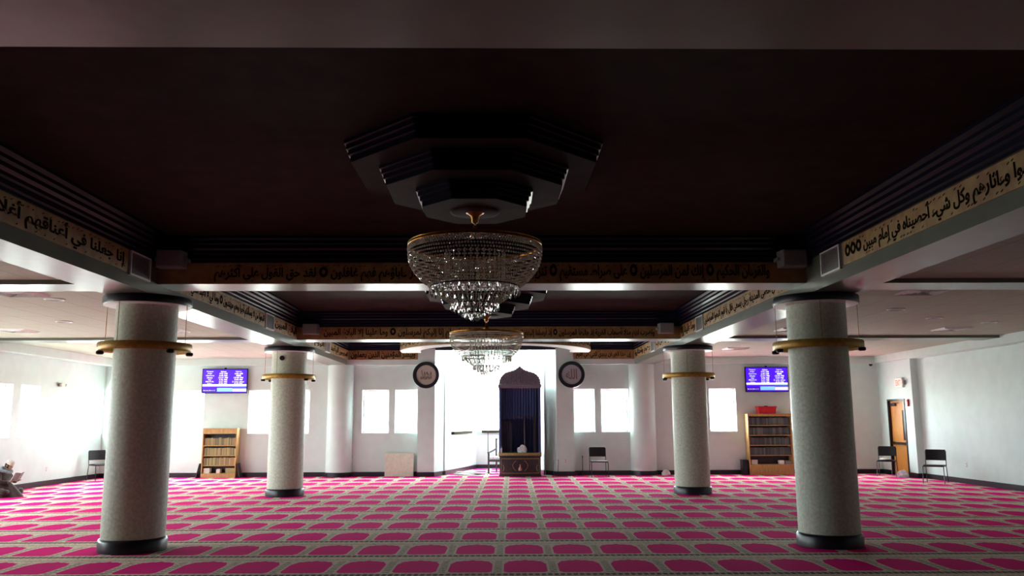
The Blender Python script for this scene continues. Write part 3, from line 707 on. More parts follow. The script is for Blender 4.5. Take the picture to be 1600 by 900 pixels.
# ------------------------------------------------------------------ prayer time screens
M_SCR = mat('screen_violet', (72, 12, 240), .4, emit=.95); M_SCRW = mat('screen_white', (236, 240, 255), .4, emit=1.0); M_SCRC = mat('screen_cyan', (130, 200, 245), .4, emit=.95); M_SCRB = mat('screen_blue', (60, 90, 210), .4, emit=.9)
M_SCRD = mat('screen_deep_violet', (60, 10, 170), .4, emit=.8)
ROWS = [('Prayer', 'Athan', 'Iqama'), ('Fajr', '4:55 AM', '6:00 AM'), ('Shurooq', '6:40 AM', '----'), ('Dhuhr', '12:31 PM', '12:45 PM'), ('Asr', '3:46 PM', '5:00 PM'), ('Maghrib', '6:21 PM', '5 min after'), ('Isha', '8:05 PM', '8:30 PM')]
def make_tv(x0, x1, z0, z1, lab):
    t = empty('television', ((x0 + x1) / 2, YB, (z0 + z1) / 2)); W, H_ = x1 - x0, z1 - z0
    bm = bb((-W / 2, W / 2, -.12, -.07, -H_ / 2, H_ / 2)); obj('casing', bm, M_DMETAL, t, bevel=.008)
    obj('wall_bracket', bb((-.2, .2, -.07, -.001, -.15, .15), (-.03, .03, -.11, -.06, H_ / 2, H_ / 2 + .03)), M_DMETAL, t)
    w2, h2 = W / 2 - .025, H_ / 2 - .025
    scr = obj('screen', bb((-w2, w2, -.123, -.1205, -h2, h2)), M_SCR, t)
    obj('ticker_stripe', bb((-w2, w2, -.1242, -.1232, -h2 + .27 * 2 * h2, -h2 + .36 * 2 * h2)), M_SCRW, scr)
    obj('logo_panel', bb((-w2, -w2 * .35, -.1242, -.1232, -h2, -h2 + .17 * 2 * h2)), M_SCRD, scr)
    obj('notice_panel', bb((-w2 * .33, w2 * .36, -.1242, -.1232, -h2 + .03, -h2 + .2 * 2 * h2)), M_SCRC, scr)
    obj('notice_panel', bb((w2 * .37, w2, -.1242, -.1232, -h2 + .03, -h2 + .17 * 2 * h2)), M_SCRW, scr)
    obj('notice_stripe', bb((w2 * .37, w2, -.1242, -.1232, -h2 + .19 * 2 * h2, -h2 + .25 * 2 * h2)), M_SCRB, scr)
    fr = lambda u, v, w_: (u, -.1235 - w_, v)
    rh = 2 * h2 * .62 / 7
    for r, row in enumerate(ROWS):
        zc = h2 - .03 - rh * (r + .5)
        for c, s in zip((-w2 * .68, -w2 * .08, w2 * .62), row):
            wd = min(.36, len(s) * .034)
            text_obj('screen_text', s, M_SCRW, scr, c - wd / 2, c + wd / 2, zc - rh * .36, zc + rh * .36, fr, depth=.0008, bold=.02)
    text_obj('screen_text', 'Monday March 21', M_SCRW, scr, -w2 * .95, -w2 * .42, -h2 + .045, -h2 + .075, fr, depth=.002, bold=.01)
    prop(t, label=lab, cat='television', group='screens of prayer times on the back wall')
make_tv(-8.80, -7.45, 2.44, 3.17, 'wall screen of prayer times above the lower bookcase with tan books')
make_tv(7.44, 8.74, 2.42, 3.17, 'wall screen of prayer times above the red box on the taller bookcase')

# ------------------------------------------------------------------ bookcases and books
def bookcase(name, x0, x1, z_top, base, shelves, head, dep, lab, cat='bookcase'):
    y1 = YB - .03; y0 = y1 - dep; W = x1 - x0
    t = empty(name, ((x0 + x1) / 2, (y0 + y1) / 2, 0)); hw = W / 2; d = dep / 2
    for s in (-1, 1): obj('side_panel', bb((min(s * hw, s * (hw - .03)), max(s * hw, s * (hw - .03)), -d, d, 0, z_top - .03)), M_WOOD, t, bevel=.003)
    obj('top_panel', bb((-hw - .01, hw + .01, -d - .01, d, z_top - .03, z_top)), M_WOOD, t, bevel=.003)
    obj('header_board', bb((-hw + .031, hw - .031, -d, -d + .02, z_top - head, z_top - .031)), M_WOOD, t)
    obj('plinth', bb((-hw + .031, hw - .031, -d, -d + .02, 0, base)), M_WOOD, t)
    obj('back_panel', bb((-hw + .031, hw - .031, d - .012, d, .01, z_top - .031)), M_DARKWOOD, t)
    for z in [base] + shelves: obj('shelf', bb((-hw + .031, hw - .031, -d + .021, d - .013, z - .022, z)), M_WOOD, t)
    prop(t, label=lab, cat=cat)
    return y0
def book_mesh(h, th, dp, name='book'):
    bm = bb((0, .003, 0, dp, 0, h), (th - .003, th, 0, dp, 0, h), (.003, th - .003, 0, .004, 0, h))
    return bm
def pages_mesh(h, th, dp): return bb((.0032, th - .0032, .0045, dp - .005, .004, h - .004))
def book_row(x0, x1, y, z, hmax, n, cols, lab, grp, skip=None):
    x = x0; th = (x1 - x0) / n
    for i in range(n):
        h = hmax * random.uniform(.88, 1); t_ = th * .94
        m = random.choice(cols if (len(cols) == 5 or i > n * .72) else cols[:5])
        b = obj('book', book_mesh(h, t_, .17), m); b.location = (x, y, z + .0005)
        obj('pages', pages_mesh(h, t_, .17), M_PAPER, b)
        prop(b, label=lab, cat='book', group=grp)
        x += th
TAN = [mat('book_tan_%d' % i, c, .6, scale=40, var=.15) for i, c in enumerate(((150, 142, 92), (128, 122, 80), (170, 158, 108), (110, 108, 78), (156, 128, 88)))]
TANR = TAN + [mat('book_rust', (178, 110, 78), .6, scale=40, var=.15)]
GRY = [mat('book_backlit_grey_%d' % i, c, .6, scale=40, var=.15) for i, c in enumerate(((92, 100, 100), (74, 82, 84), (110, 112, 104), (84, 84, 78), (64, 70, 76)))]  # backlight and flare put into the spine colours as dull greys
yL = bookcase('bookcase', -8.62, -7.62, 1.42, .13, [.36, .64, .93], .16, .30, 'low light-oak bookcase of tan books under a prayer time screen')
for z, n, cols, nm in ((.93, 26, TAN, 'top'), (.64, 26, TANR, 'middle'), (.36, 26, TANR, 'third')):
    book_row(-8.58, -7.66, yL + .045, z, .225, n, cols, 'thin tan-spined book in the tightly packed %s row of the lower bookcase' % nm, 'tan books in the %s row of the lower bookcase' % nm)
yR = bookcase('bookcase', 7.38, 8.68, 1.77, .30, [.57, .86, 1.15, 1.44], .075, .34, 'taller oak bookcase of backlit grey books with a red box on top')
for z, nm in ((1.44, 'top'), (1.15, 'second'), (.86, 'third'), (.57, 'fourth')):
    book_row(7.43, 8.63, yR + .06, z, .23, 30, GRY, 'backlit grey book in the packed %s row of the taller bookcase' % nm, 'grey books in the %s row of the taller bookcase' % nm)
def stack(x, y, z, n, w_, d_, th, m, lab, grp, nm='booklet'):
    for i in range(n):
        q = bb((-w_ / 2, w_ / 2, -d_ / 2, d_ / 2, 0, th * .93)); o = obj(nm, q, m, bevel=.002)
        o.location = (x + random.uniform(-.006, .006), y, z + .0006 + i * th); o.rotation_euler.z = random.uniform(-.05, .05)
        prop(o, label=lab, cat='booklet', group=grp)
stack(-8.47, yL + .13, .13, 6, .18, .16, .024, M_PAPER, 'white booklet in the stack nearest the seated person, bottom shelf of the lower bookcase', 'white booklets stacked at one end of the bottom shelf')
stack(-8.14, yL + .13, .13, 4, .11, .16, .030, M_PAPER, 'white booklet in the narrow middle stack on the bottom shelf of the lower bookcase', 'white booklets in the middle of the bottom shelf')
stack(-7.80, yL + .13, .13, 6, .26, .16, .024, TAN[2], 'tan booklet in the wide stack on the bottom shelf of the lower bookcase', 'tan booklets stacked on the bottom shelf')
stack(7.54, yR + .14, .30, 5, .18, .16, .026, M_CREAM, 'cream booklet stacked in one bottom corner of the taller bookcase', 'cream booklets at the bottom of the taller bookcase')
stack(8.35, yR + .14, .30, 4, .14, .16, .028, M_PAPER, 'white booklet in the narrow stack at the bottom of the taller bookcase', 'white booklets at the bottom of the taller bookcase')
stack(8.55, yR + .14, .30, 4, .18, .16, .026, M_GREY, 'grey booklet in the bottom corner of the taller bookcase by the dark column', 'grey booklets at the bottom of the taller bookcase')
# red box on the taller case
t = empty('storage_box', (7.99, YB - .21, 1.771), label='red lidded box sitting on top of the taller bookcase', cat='box')
bm = bmesh.new(); prism(bm, [(-.25, -.13), (.25, -.13), (.25, .13), (-.25, .13)], 0, .19)
for v in bm.verts:
    if v.co.z > .1: v.co.x *= 1.08; v.co.y *= 1.06
obj('body', bm, M_RED, t, bevel=.012); obj('lid', bb((-.285, .285, -.15, .15, .19, .215)), M_RED, t, bevel=.006)
obj('handle', bb((-.05, .05, -.01, .01, .215, .235)), M_DMETAL, t)
# small dark boards leaning at the sides of the cases
def leaning(x, y, hgt, tilt, lab, m):
    bm = bb((-.012, .012, -.14, .14, 0, hgt)); o = obj('leaning_board', bm, m, bevel=.003); o.location = (x, y, .001 + .012 * abs(math.sin(tilt))); o.rotation_euler = (0, tilt, 0)
    prop(o, label=lab, cat='board')
leaning(-8.75, 24.78, .42, .22, 'brown board leaning on the side of the lower bookcase nearest the seated person', M_DARKWOOD)
leaning(-7.49, 24.78, .42, -.22, 'brown board leaning on the side of the lower bookcase that faces the apse', M_DARKWOOD)
t = empty('storage_bin', (7.26, 24.80, 0), label='narrow black bin on the carpet beside the taller bookcase', cat='bin')
bm = bmesh.new(); prism(bm, [(-.075, -.14), (.075, -.14), (.075, .14), (-.075, .14)], 0.001, .42); obj('body', bm, M_BLACK, t, bevel=.006)
obj('rim', bb((-.082, .082, -.147, .147, .42, .435)), M_BLACK, t)

# ------------------------------------------------------------------ door, exit sign, alarm
XD = XR - .2
d = empty('door_1', (XD, DY0, 0), kind='structure')
Ld = DY1 - DY0
obj('door_frame', bb((-.02, .20, .001, .05, 0, DZ - .001), (-.02, .20, Ld - .05, Ld - .001, 0, DZ - .001), (-.02, .20, .05, Ld - .05, DZ - .05, DZ - .001)), M_BLACK, d)
lf = bmesh.new()
for q in ((.055, .095, .052, Ld - .052, .01, 1.0), (.055, .095, .052, Ld - .052, 1.85, DZ - .052), (.055, .095, .052, .16, 1.0, 1.85), (.055, .095, .32, Ld - .052, 1.0, 1.85)): box(lf, *q)
leaf = obj('door_leaf', lf, M_DOORWOOD, d)
obj('vision_panel', bb((.07, .078, .16, .32, 1.0, 1.85)), M_BLACK, leaf)
obj('push_bar', bb((.0, .035, .12, Ld - .1, .88, .94), (.035, .056, .12, .2, .87, .95), (.035, .056, Ld - .2, Ld - .1, .87, .95)), M_CHROME, leaf)
obj('door_closer', bb((.0, .055, Ld - .42, Ld - .12, 1.97, 2.05), (.01, .02, .35, Ld - .3, 2.055, 2.07)), M_CHROME, leaf)
# the space past the door
struct('wall_right', bb((XD + .46, XD + .5, DY0 - .3, DY1 + .3, 0, 2.4)), M_WALL)
M_EXIT = mat('exit_face', (255, 190, 176), .5, emit=1.1); M_EXITR = mat('exit_letters', (235, 60, 50), .5, emit=1.2)
t = empty('exit_sign', (XD, 23.55, 2.62), label='small pale illuminated exit sign on the wall above the oak door', cat='exit sign')
obj('housing', bb((-.07, -.001, -.21, .21, -.14, .14)), M_WHITE, t, bevel=.012)
obj('face', bb((-.074, -.0705, -.18, .18, -.11, .11)), M_EXIT, t)
text_obj('lettering', 'EXIT', M_EXITR, t, -.15, .15, -.08, .08, lambda u, v, w_: (-.0742 - w_, -u, v), depth=.002, bold=.02)
obj('emergency_lamp', bb((-.08, -.001, -.30, -.22, -.06, .06)), M_GREY, t, bevel=.01)
t = empty('fire_alarm', (XD, 23.22, 2.05), label='small red fire alarm on the wall beside the oak door frame', cat='fire alarm')
obj('body', bb((-.05, -.001, -.06, .06, -.1, .1)), M_RED, t, bevel=.006); obj('strobe', bb((-.07, -.0505, -.04, .04, .03, .07)), M_WHITE, t, bevel=.004)
t = empty('dome_camera', (XD - .30, 24.72, Z_LONG), label='black dome camera under the bulkhead in the corner above the oak door', cat='camera')
bm = bmesh.new(); lathe(bm, [(0, -.001), (.07, -.001), (.07, -.03), (0, -.03)], 24); obj('mount', bm, M_WHITE, t, smooth=True)
bm = bmesh.new(); lathe(bm, [(.055, -.031), (.052, -.055), (.035, -.08), (0, -.09)], 24); obj('dome', bm, M_DMETAL, t, smooth=True)
def outlet(x, y, z, nx, ny, lab):
    t = empty('wall_outlet', (x, y, z), math.atan2(ny, nx), label=lab, cat='outlet')
    obj('cover_plate', bb((.0005, .008, -.04, .04, -.06, .06)), M_WHITE, t, bevel=.002)
    for s in (-1, 1): obj('socket', bb((.0082, .010, -.016, .016, s * .028 - .013, s * .028 + .013)), M_GREY, t, bevel=.001)
outlet(XL, 22.1, .42, 1, 0, 'white wall outlet low on the window side wall beside the seated person')
outlet(XR, 20.9, .46, -1, 0, 'white wall outlet low on the plain wall behind the chair that stands alone')
outlet(1.98, 24.7, .43, 0, -1, 'pale outlet low on the pier under the blue-rimmed plaque')
outlet(8.95, YB, .5, 0, -1, 'white wall outlet low on the back wall between the taller bookcase and the dark column')
# emergency light on the side wall
t = empty('emergency_light', (XL, 22.45, 2.6), label='small twin-headed emergency light high between the side wall windows', cat='emergency light')
obj('housing', bb((.001, .09, -.10, .10, -.05, .05)), M_CREAM, t, bevel=.01)
for s in (-1, 1):
    bm = bmesh.new(); lathe(bm, [(0, -.04), (.03, -.035), (.045, .03), (0, .035)], 16, (.05, s * .15, 0)); obj('lamp_head', bm, M_GREY, t, smooth=True)

# round framed plaques on the piers
def plaque(x, y, z, word, lab, mi):
    t = empty('round_plaque', (x, y, z), label=lab, cat='plaque', group='round plaques on the piers')
    bm = bmesh.new(); lathe(bm, [(.29, 0), (.375, 0), (.395, .02), (.39, .05), (.34, .06), (.30, .05), (.29, .02)], 56, closed=True)
    for v in bm.verts: v.co = (v.co.x, -v.co.z - .001, v.co.y)
    obj('frame', bm, M_BLACK, t, smooth=True)
    bm = bmesh.new(); lathe(bm, [(0, .0), (.295, 0), (.295, .012), (0, .012)], 56)
    for v in bm.verts: v.co = (v.co.x, -v.co.z - .002, v.co.y)
    obj('disc', bm, mi, t)
    text_obj('calligraphy', shape(word), mat('faded_brown', (132, 112, 96), .5, scale=30, var=.2), t, -.17, .17, -.14, .17, lambda u, v, w_: (u, -.015 - w_, v), bold=.03)
plaque(-2.13, 24.69, 2.95, 'محمد', 'round black-framed plaque with brownish lettering on the pier by the cream board', mat('plaque_grey', (190, 182, 172), .3, var=.08, scale=8))
plaque(2.19, 24.69, 2.95, 'الله', 'round blue-black framed plaque on the pier nearer the lone chair by the back wall', mat('plaque_blue', (172, 176, 188), .15, var=.08, scale=8))

# ------------------------------------------------------------------ the minbar (arched pulpit)
MBX, MBY = .645, 24.6
t = empty('minbar', (MBX, MBY, 0), label='tall dark arched pulpit with navy lining and carved crest, standing by the apse', cat='pulpit')
def bow(hw, dep, b, n=14): return [(-hw, dep)] + [(-hw + 2 * hw * i / n, -b * (1 - (2 * i / n - 1) ** 2)) for i in range(n + 1)] + [(hw, dep)]
bm = bmesh.new(); prism(bm, bow(.60, .85, .10), .05, .56); obj('base', bm, M_DARKWOOD, t, smooth=False)
bm = bmesh.new(); prism(bm, bow(.615, .86, .115), 0.001, .05); prism(bm, bow(.625, .86, .125), .56, .585); obj('base_moulding', bm, M_DARKWOOD, t)
M_GOLDC = mat('gold_fabric', (168, 148, 96), .7, scale=30, rgb2=(140, 120, 74)); M_MAR = mat('maroon_panel', (58, 34, 36), .6, scale=30, rgb2=(40, 24, 28)); M_ROSE = mat('rose_motif', (176, 142, 122), .6, scale=30, var=.1)
bm = bmesh.new(); prism(bm, bow(.63, .86, .13), .586, .675); obj('platform_cover', bm, M_GOLDC, t, label='gold fabric cover of the platform')
bm = bmesh.new()                                               # scalloped fringe
for i in range(18):
    u = -.6 + 1.2 * (i + .5) / 18; yy = -.132 * (1 - (u / .6) ** 2) - .004
    prism(bm, [(u - .03, .60), (u + .03, .60), (u + .018, .56), (u, .545), (u - .018, .56)], 0, .006, lambda x, y, z, yy=yy: (x, yy - z, y))
obj('scalloped_fringe', bm, M_DARKWOOD, t)
def bowfront(u): return -.10 * (1 - (u / .6) ** 2)
bm = bmesh.new()                                               # light border of the front panel
for v0, v1 in ((.09, .105), (.50, .515)):
    for i in range(16):
        u0 = -.56 + 1.12 * i / 16; u1 = u0 + .07; a, b = bowfront(u0), bowfront(u1)
        vs = [bm.verts.new(p) for p in ((u0, a - .006, v0), (u1, b - .006, v0), (u1, b - .006, v1), (u0, a - .006, v1), (u0, a + .003, v0), (u1, b + .003, v0), (u1, b + .003, v1), (u0, a + .003, v1))]
        for f in ((0, 1, 2, 3), (4, 7, 6, 5), (0, 4, 5, 1), (3, 2, 6, 7), (0, 3, 7, 4), (1, 5, 6, 2)): bm.faces.new([vs[k] for k in f])
for u in (-.56, .55): box(bm, u, u + .012, bowfront(u) - .008, bowfront(u) + .004, .105, .50)
obj('panel_border', bm, M_GOLDC, t)
bm = bmesh.new()                                               # vase motif with two curving stems
lathe(bm, [(0, 0), (.05, .0), (.055, .05), (.02, .12), (.02, .17), (0, .19)], 12, (0, -.098, .17))
obj('vase_motif', bm, M_ROSE, t, smooth=True)
bm = bmesh.new()
for s in (-1, 1):
    pts = [(s * (.12 + .10 * math.sin(k / 8 * PI)), bowfront(.2) - .006, .16 + .3 * k / 8) for k in range(9)]; tube(bm, pts, .007, 6)
    tube(bm, [(s * .50, bowfront(.5) - .006, .15), (s * .47, bowfront(.47) - .006, .25), (s * .50, bowfront(.5) - .006, .33)], .008, 6)
obj('stem_motif', bm, M_ROSE, t, smooth=True)
# cabinet: side posts, panels, back, ceiling
for s in (-1, 1):
    x0, x1 = sorted((s * .60, s * .54)); obj('side_panel', bb((x0, x1, .03, .82, .676, 2.58)), M_DARKWOOD, t, bevel=.004)
    x0, x1 = sorted((s * .615, s * .55)); obj('corner_post', bb((x0, x1, -.02, .03, .676, 2.58)), M_VELVET, t, bevel=.004)
obj('back_panel', bb((-.54, .54, .78, .82, .676, 2.58)), M_VELVET, t)
bm = bmesh.new()
for i in range(13):
    u = -.52 + 1.04 * i / 12; lathe(bm, [(.018, .68), (.022, 1.2), (.018, 1.62)], 8, (u, .76, 0))
obj('fluted_lining', bm, M_VELVET, t, smooth=True)
bm = bmesh.new()                                               # drape that fills the upper opening
for i in range(25):
    pass
n = 44
va = []
for i in range(n + 1):
    u = -.54 + 1.08 * i / n; y = .30 + .02 * math.sin(i * 1.9); va.append((bm.verts.new((u, y, 1.64)), bm.verts.new((u, y, 2.57)), bm.verts.new((u, y + .012, 1.64)), bm.verts.new((u, y + .012, 2.57))))
for A, B in zip(va, va[1:]):
    bm.faces.new((A[0], B[0], B[1], A[1])); bm.faces.new((A[2], A[3], B[3], B[2])); bm.faces.new((A[0], A[2], B[2], B[0]))
obj('curtain', bm, M_VELVET, t, smooth=True)
# railing at one side, with spindles
bm = bmesh.new(); tube(bm, [(-.53, .12, .68), (-.53, .12, 1.52), (-.50, .12, 1.58), (-.30, .12, 1.58), (-.25, .12, 1.52), (-.25, .12, .68)], .014, 8); rl = obj('railing', bm, M_DARKWOOD, t, smooth=True)
for u in (-.47, -.41, -.35, -.29):
    bm = bmesh.new(); tube(bm, [(u, .12, .68), (u, .12, 1.57)], .008, 6); obj('spindle', bm, M_DARKWOOD, rl, smooth=True)
obj('book_rest', bb((-.22, .50, -.05, .14, 1.70, 1.725), (.40, .46, .02, .08, .676, 1.70)), M_DARKWOOD, t)
bm = bmesh.new(); lathe(bm, [(.02, 1.0), (.025, 1.3), (.02, 1.7)], 12, (.14, .05, 0)); lathe(bm, [(.09, .676), (.09, .69), (.02, .72), (.02, 1.02)], 16, (.14, .05, 0)); obj('rest_post', bm, M_DARKWOOD, t, smooth=True)
obj('cornice', bb((-.64, .64, -.06, .86, 2.58, 2.66), (-.62, .62, -.04, .84, 2.55, 2.58)), M_CARVED, t, bevel=.006)
def ogee(n=16):
    half = [(.605, 0), (.60, .08), (.575, .16), (.53, .235), (.46, .30), (.37, .345), (.27, .375), (.18, .40), (.11, .435), (.055, .48), (.0, .545)]
    pts = []
    for i, (x, z) in enumerate(half):
        pts.append((x, z))
        if i < len(half) - 2:
            x2, z2 = half[i + 1]; pts.append(((x + x2) / 2 + .022 * (z2 - z) / .08, (z + z2) / 2 + .018))
    return pts + [(-x, z) for x, z in pts[:-1]][::-1]
bm = bmesh.new(); prism(bm, ogee(), -.05, .12, lambda x, y, z: (x, z, 2.66 + y)); obj('crest', bm, M_CARVED, t)
bm = bmesh.new()
for i in range(23):
    u = -.54 + 1.08 * i / 22; hh = max(.05, (.33 - .62 * max(0, abs(u) - .2)) if abs(u) < .55 else .05)
    tube(bm, [(u, -.055, 2.68), (u, -.06, 2.68 + hh)], .012, 6)
obj('crest_ribs', bm, M_CARVED, t, smooth=True)
# things on it
t = empty('microphone', (MBX - .02, MBY + .02, 1.726), label='gooseneck microphone on the book rest inside the pulpit', cat='microphone')
bm = bmesh.new(); lathe(bm, [(0, 0), (.04, 0), (.04, .012), (0, .015)], 16); obj('base', bm, M_DMETAL, t, smooth=True)
bm = bmesh.new(); tube(bm, [(0, 0, .01), (.01, 0, .1), (.0, -.02, .2), (.03, -.04, .27)], .006, 8); obj('gooseneck', bm, M_CHROME, t, smooth=True)
bm = bmesh.new(); ellipsoid(bm, (.035, -.045, .285), (.016, .016, .022)); obj('head', bm, M_DMETAL, t, smooth=True)
def crumple(name, c, r, m, lab, cat, seed, seg=28, ring=16, flat=True):
    rnd = random.Random(seed); bm = bmesh.new(); bmesh.ops.create_icosphere(bm, subdivisions=4, radius=1)
    ph = [(rnd.uniform(2, 7), rnd.uniform(2, 7), rnd.uniform(2, 7), rnd.uniform(0, 6)) for _ in range(6)]
    for v in bm.verts:
        k = 1 + sum(.07 * math.sin(a * v.co.x + b_ * v.co.y + c_ * v.co.z + d_) for a, b_, c_, d_ in ph)
        v.co = Vector((v.co.x * r[0] * k, v.co.y * r[1] * k, max(0.0, v.co.z * r[2] * k + (.25 * r[2] if flat else 0))))
    o = obj(name, bm, m, smooth=True); o.location = c; prop(o, label=lab, cat=cat); return o
crumple('folded_cloth', (MBX + .07, MBY + .02, .676), (.13, .08, .17), M_CLOTH, 'bundled white cloth lying on the pulpit platform', 'cloth', 3)
t = empty('water_bottle', (MBX - .55, MBY + .0, .676), label='small clear water bottle on the pulpit platform by its edge', cat='bottle')
bm = bmesh.new(); lathe(bm, [(0, 0), (.028, 0), (.03, .02), (.03, .12), (.012, .16), (.012, .175), (0, .175)], 20); obj('body', bm, M_WHITE, t, smooth=True)
bm = bmesh.new(); lathe(bm, [(0, .176), (.014, .176), (.014, .195), (0, .195)], 16); obj('cap', bm, M_GREY, t, smooth=True)
# wooden armchair half hidden behind the pulpit
t = empty('armchair', (.07, 26.02, 0), -.5, label='dark wooden armchair with a white cushion half hidden behind the pulpit', cat='chair')
for x, y, h in ((-.27, -.25, .62), (.27, -.25, .62), (-.27, .25, 1.05), (.27, .25, 1.05)):
    bm = bmesh.new(); box(bm, x - .022, x + .022, y - .022, y + .022, 0.001, h); obj('leg', bm, M_DARKWOOD, t, bevel=.004)
obj('seat_frame', bb((-.29, .29, -.27, .27, .36, .42)), M_DARKWOOD, t, bevel=.004)
obj('cushion', bb((-.26, .26, -.25, .24, .42, .52)), M_CLOTH, t, bevel=.03)
for s in (-1, 1):
    bm = bmesh.new(); tube(bm, [(s * .27, -.30, .63), (s * .27, -.1, .66), (s * .27, .25, .74)], .024, 8); obj('armrest', bm, M_DARKWOOD, t, smooth=True)
obj('backrest', bb((-.25, .25, .235, .265, .55, 1.0)), M_CLOTH, t, bevel=.01)
def mic_stand(x, y, h, lab):
    t = empty('microphone_stand', (x, y, 0), label=lab, cat='microphone stand')
    for k in range(3):
        a = k * 2 * PI / 3 + .4; bm = bmesh.new(); tube(bm, [(0, 0, .09), (.16 * math.cos(a), .16 * math.sin(a), .012)], .008, 6); obj('leg', bm, M_DMETAL, t)
    bm = bmesh.new(); tube(bm, [(0, 0, .06), (0, 0, h)], .009, 8); obj('pole', bm, M_DMETAL, t)
    bm = bmesh.new(); tube(bm, [(0, 0, h), (.0, -.03, h + .05)], .013, 8); obj('clip', bm, M_DMETAL, t)
mic_stand(-.30, 25.28, 1.25, 'tall thin black microphone stand between the apse window and the pulpit')
mic_stand(2.48, 24.75, .52, 'short thin black stand on the carpet beside the pier near the lone back wall chair')
t = empty('folding_stand', (1.66, 24.45, 0), label='small thin wire folding stand at the foot of the pier beside the pulpit', cat='stand')
bm = bmesh.new(); tube(bm, [(-.07, -.1, .01), (-.04, .02, .45), (.09, .02, .47)], .006, 6); obj('front_frame', bm, M_DMETAL, t)
bm = bmesh.new(); tube(bm, [(.07, .1, .01), (.09, .0, .47), (.07, -.1, .01)], .006, 6); obj('rear_frame', bm, M_DMETAL, t)
# cream board, cloth on the apse floor, white bundle by the wall
t = empty('cream_panel', (-2.90, 24.82, .002), label='plain cream board leaning against the back wall beside a pier', cat='board')
o = obj('board', bb((-.42, .42, -.015, .015, 0, .66)), M_CREAM, t, bevel=.004); o.rotation_euler.x = -.13
o2 = obj('edge_strip', bb((-.425, .425, -.018, .018, .66, .672)), M_CREAM, t); o2.rotation_euler.x = -.13
crumple('cloth_heap', (-.93, 25.35, .001), (.38, .28, .085), M_CLOTH, 'low heap of pale crumpled cloth on the apse carpet beside the armchair', 'cloth', 5)
crumple('plastic_bag', (4.92, 24.72, .001), (.13, .12, .12), M_WHITE, 'small white crumpled bag on the carpet by the back wall', 'bag', 8)
crumple('shoe_bag', (11.22, 23.25, .001), (.14, .12, .17), M_CLOTH, 'white bundle on the carpet under the chair beside the oak door', 'bag', 11)

# ------------------------------------------------------------------ stacking chairs
def make_chair():
    t = empty('stacking_chair')                        # front faces -y
    def pad(w, d, h, f):
        bm = bmesh.new(); box(bm, -w / 2, w / 2, -d / 2, d / 2, 0, h); bmesh.ops.subdivide_edges(bm, edges=bm.edges, cuts=3, use_grid_fill=True)
        for v in bm.verts: f(v)
        return bm
    def fs(v): v.co.z += .43 - .015 * (v.co.y / .2) ** 2
    o = obj('seat', pad(.46, .42, .035, fs), M_PAD, t, smooth=True, bevel=.01)
    def fb(v): v.co = (v.co.x, .22 + v.co.y - .03 * (1 - (v.co.x / .23) ** 2) * -1 + .04 * (v.co.z / .28), v.co.z + .56)
    obj('backrest', pad(.46, .03, .27, fb), M_PAD, t, smooth=True, bevel=.01)
    for s in (-1, 1):
        bm = bmesh.new(); tube(bm, [(s * .235, -.20, .425), (s * .24, -.23, .20), (s * .245, -.25, .008)], .0105, 8); obj('leg', bm, M_CHROME, t, smooth=True)
        bm = bmesh.new(); tube(bm, [(s * .235, .26, .80), (s * .235, .225, .55), (s * .235, .20, .42), (s * .24, .235, .2), (s * .245, .27, .008)], .0105, 8); obj('leg', bm, M_CHROME, t, smooth=True)
    bm = bmesh.new()
    for s in (-1, 1): tube(bm, [(s * .235, -.2, .422), (s * .235, .2, .422)], .0105, 8)
    tube(bm, [(-.235, -.2, .422), (.235, -.2, .422)], .009, 8); tube(bm, [(-.235, .2, .422), (.235, .2, .422)], .009, 8)
    obj('seat_frame', bm, M_CHROME, t, smooth=True)
    return t
ch = make_chair(); index_kids()
for i, (x, y, r, lab) in enumerate(((11.02, 21.15, -.65, 'black padded stacking chair standing alone against the plain wall'), (11.02, 23.75, -.55, 'black padded stacking chair in front of the oak door'),
                                  (2.90, 24.25, .03, 'dark padded stacking chair facing the hall beside the pier with the blue-rimmed plaque'), (-11.15, 23.9, .9, 'dark chair against the window side wall half hidden by the pale near column'))):
    c = ch if i == 0 else copy_tree(ch); c.location = (x, y, 0); c.rotation_euler.z = r
    prop(c, label=lab, cat='chair', group='padded stacking chairs along the walls')
t = prop(crumple('papers', (10.95, 23.68, .472), (.15, .12, .035), M_PAPER, 'white papers lying on the seat of the chair by the oak door', 'papers', 13))

# ------------------------------------------------------------------ the seated reader
def skin_obj(name, verts, edges, radii, m, parent, sub=2, root=0, flat=None):
    me = bpy.data.meshes.new(name); me.from_pydata(verts, edges, []); o = bpy.data.objects.new(name, me); COL.objects.link(o); o.parent = parent
    md = o.modifiers.new('skin', 'SKIN'); md.use_smooth_shade = True
    for i, r in enumerate(radii):
        sv = me.skin_vertices[0].data[i]; sv.radius = r if isinstance(r, tuple) else (r, r); sv.use_root = (i == root)
    s = o.modifiers.new('sub', 'SUBSURF'); s.levels = sub; s.render_levels = sub
    me.materials.append(m)
    bpy.context.view_layer.update()
    me2 = bpy.data.meshes.new_from_object(o.evaluated_get(bpy.context.evaluated_depsgraph_get())); o.modifiers.clear(); o.data = me2
    return o
P = empty('person', (-10.98, 18.95, 0), -.12, label='person in a brown robe and pale cap sitting on the carpet reading a book', cat='person')
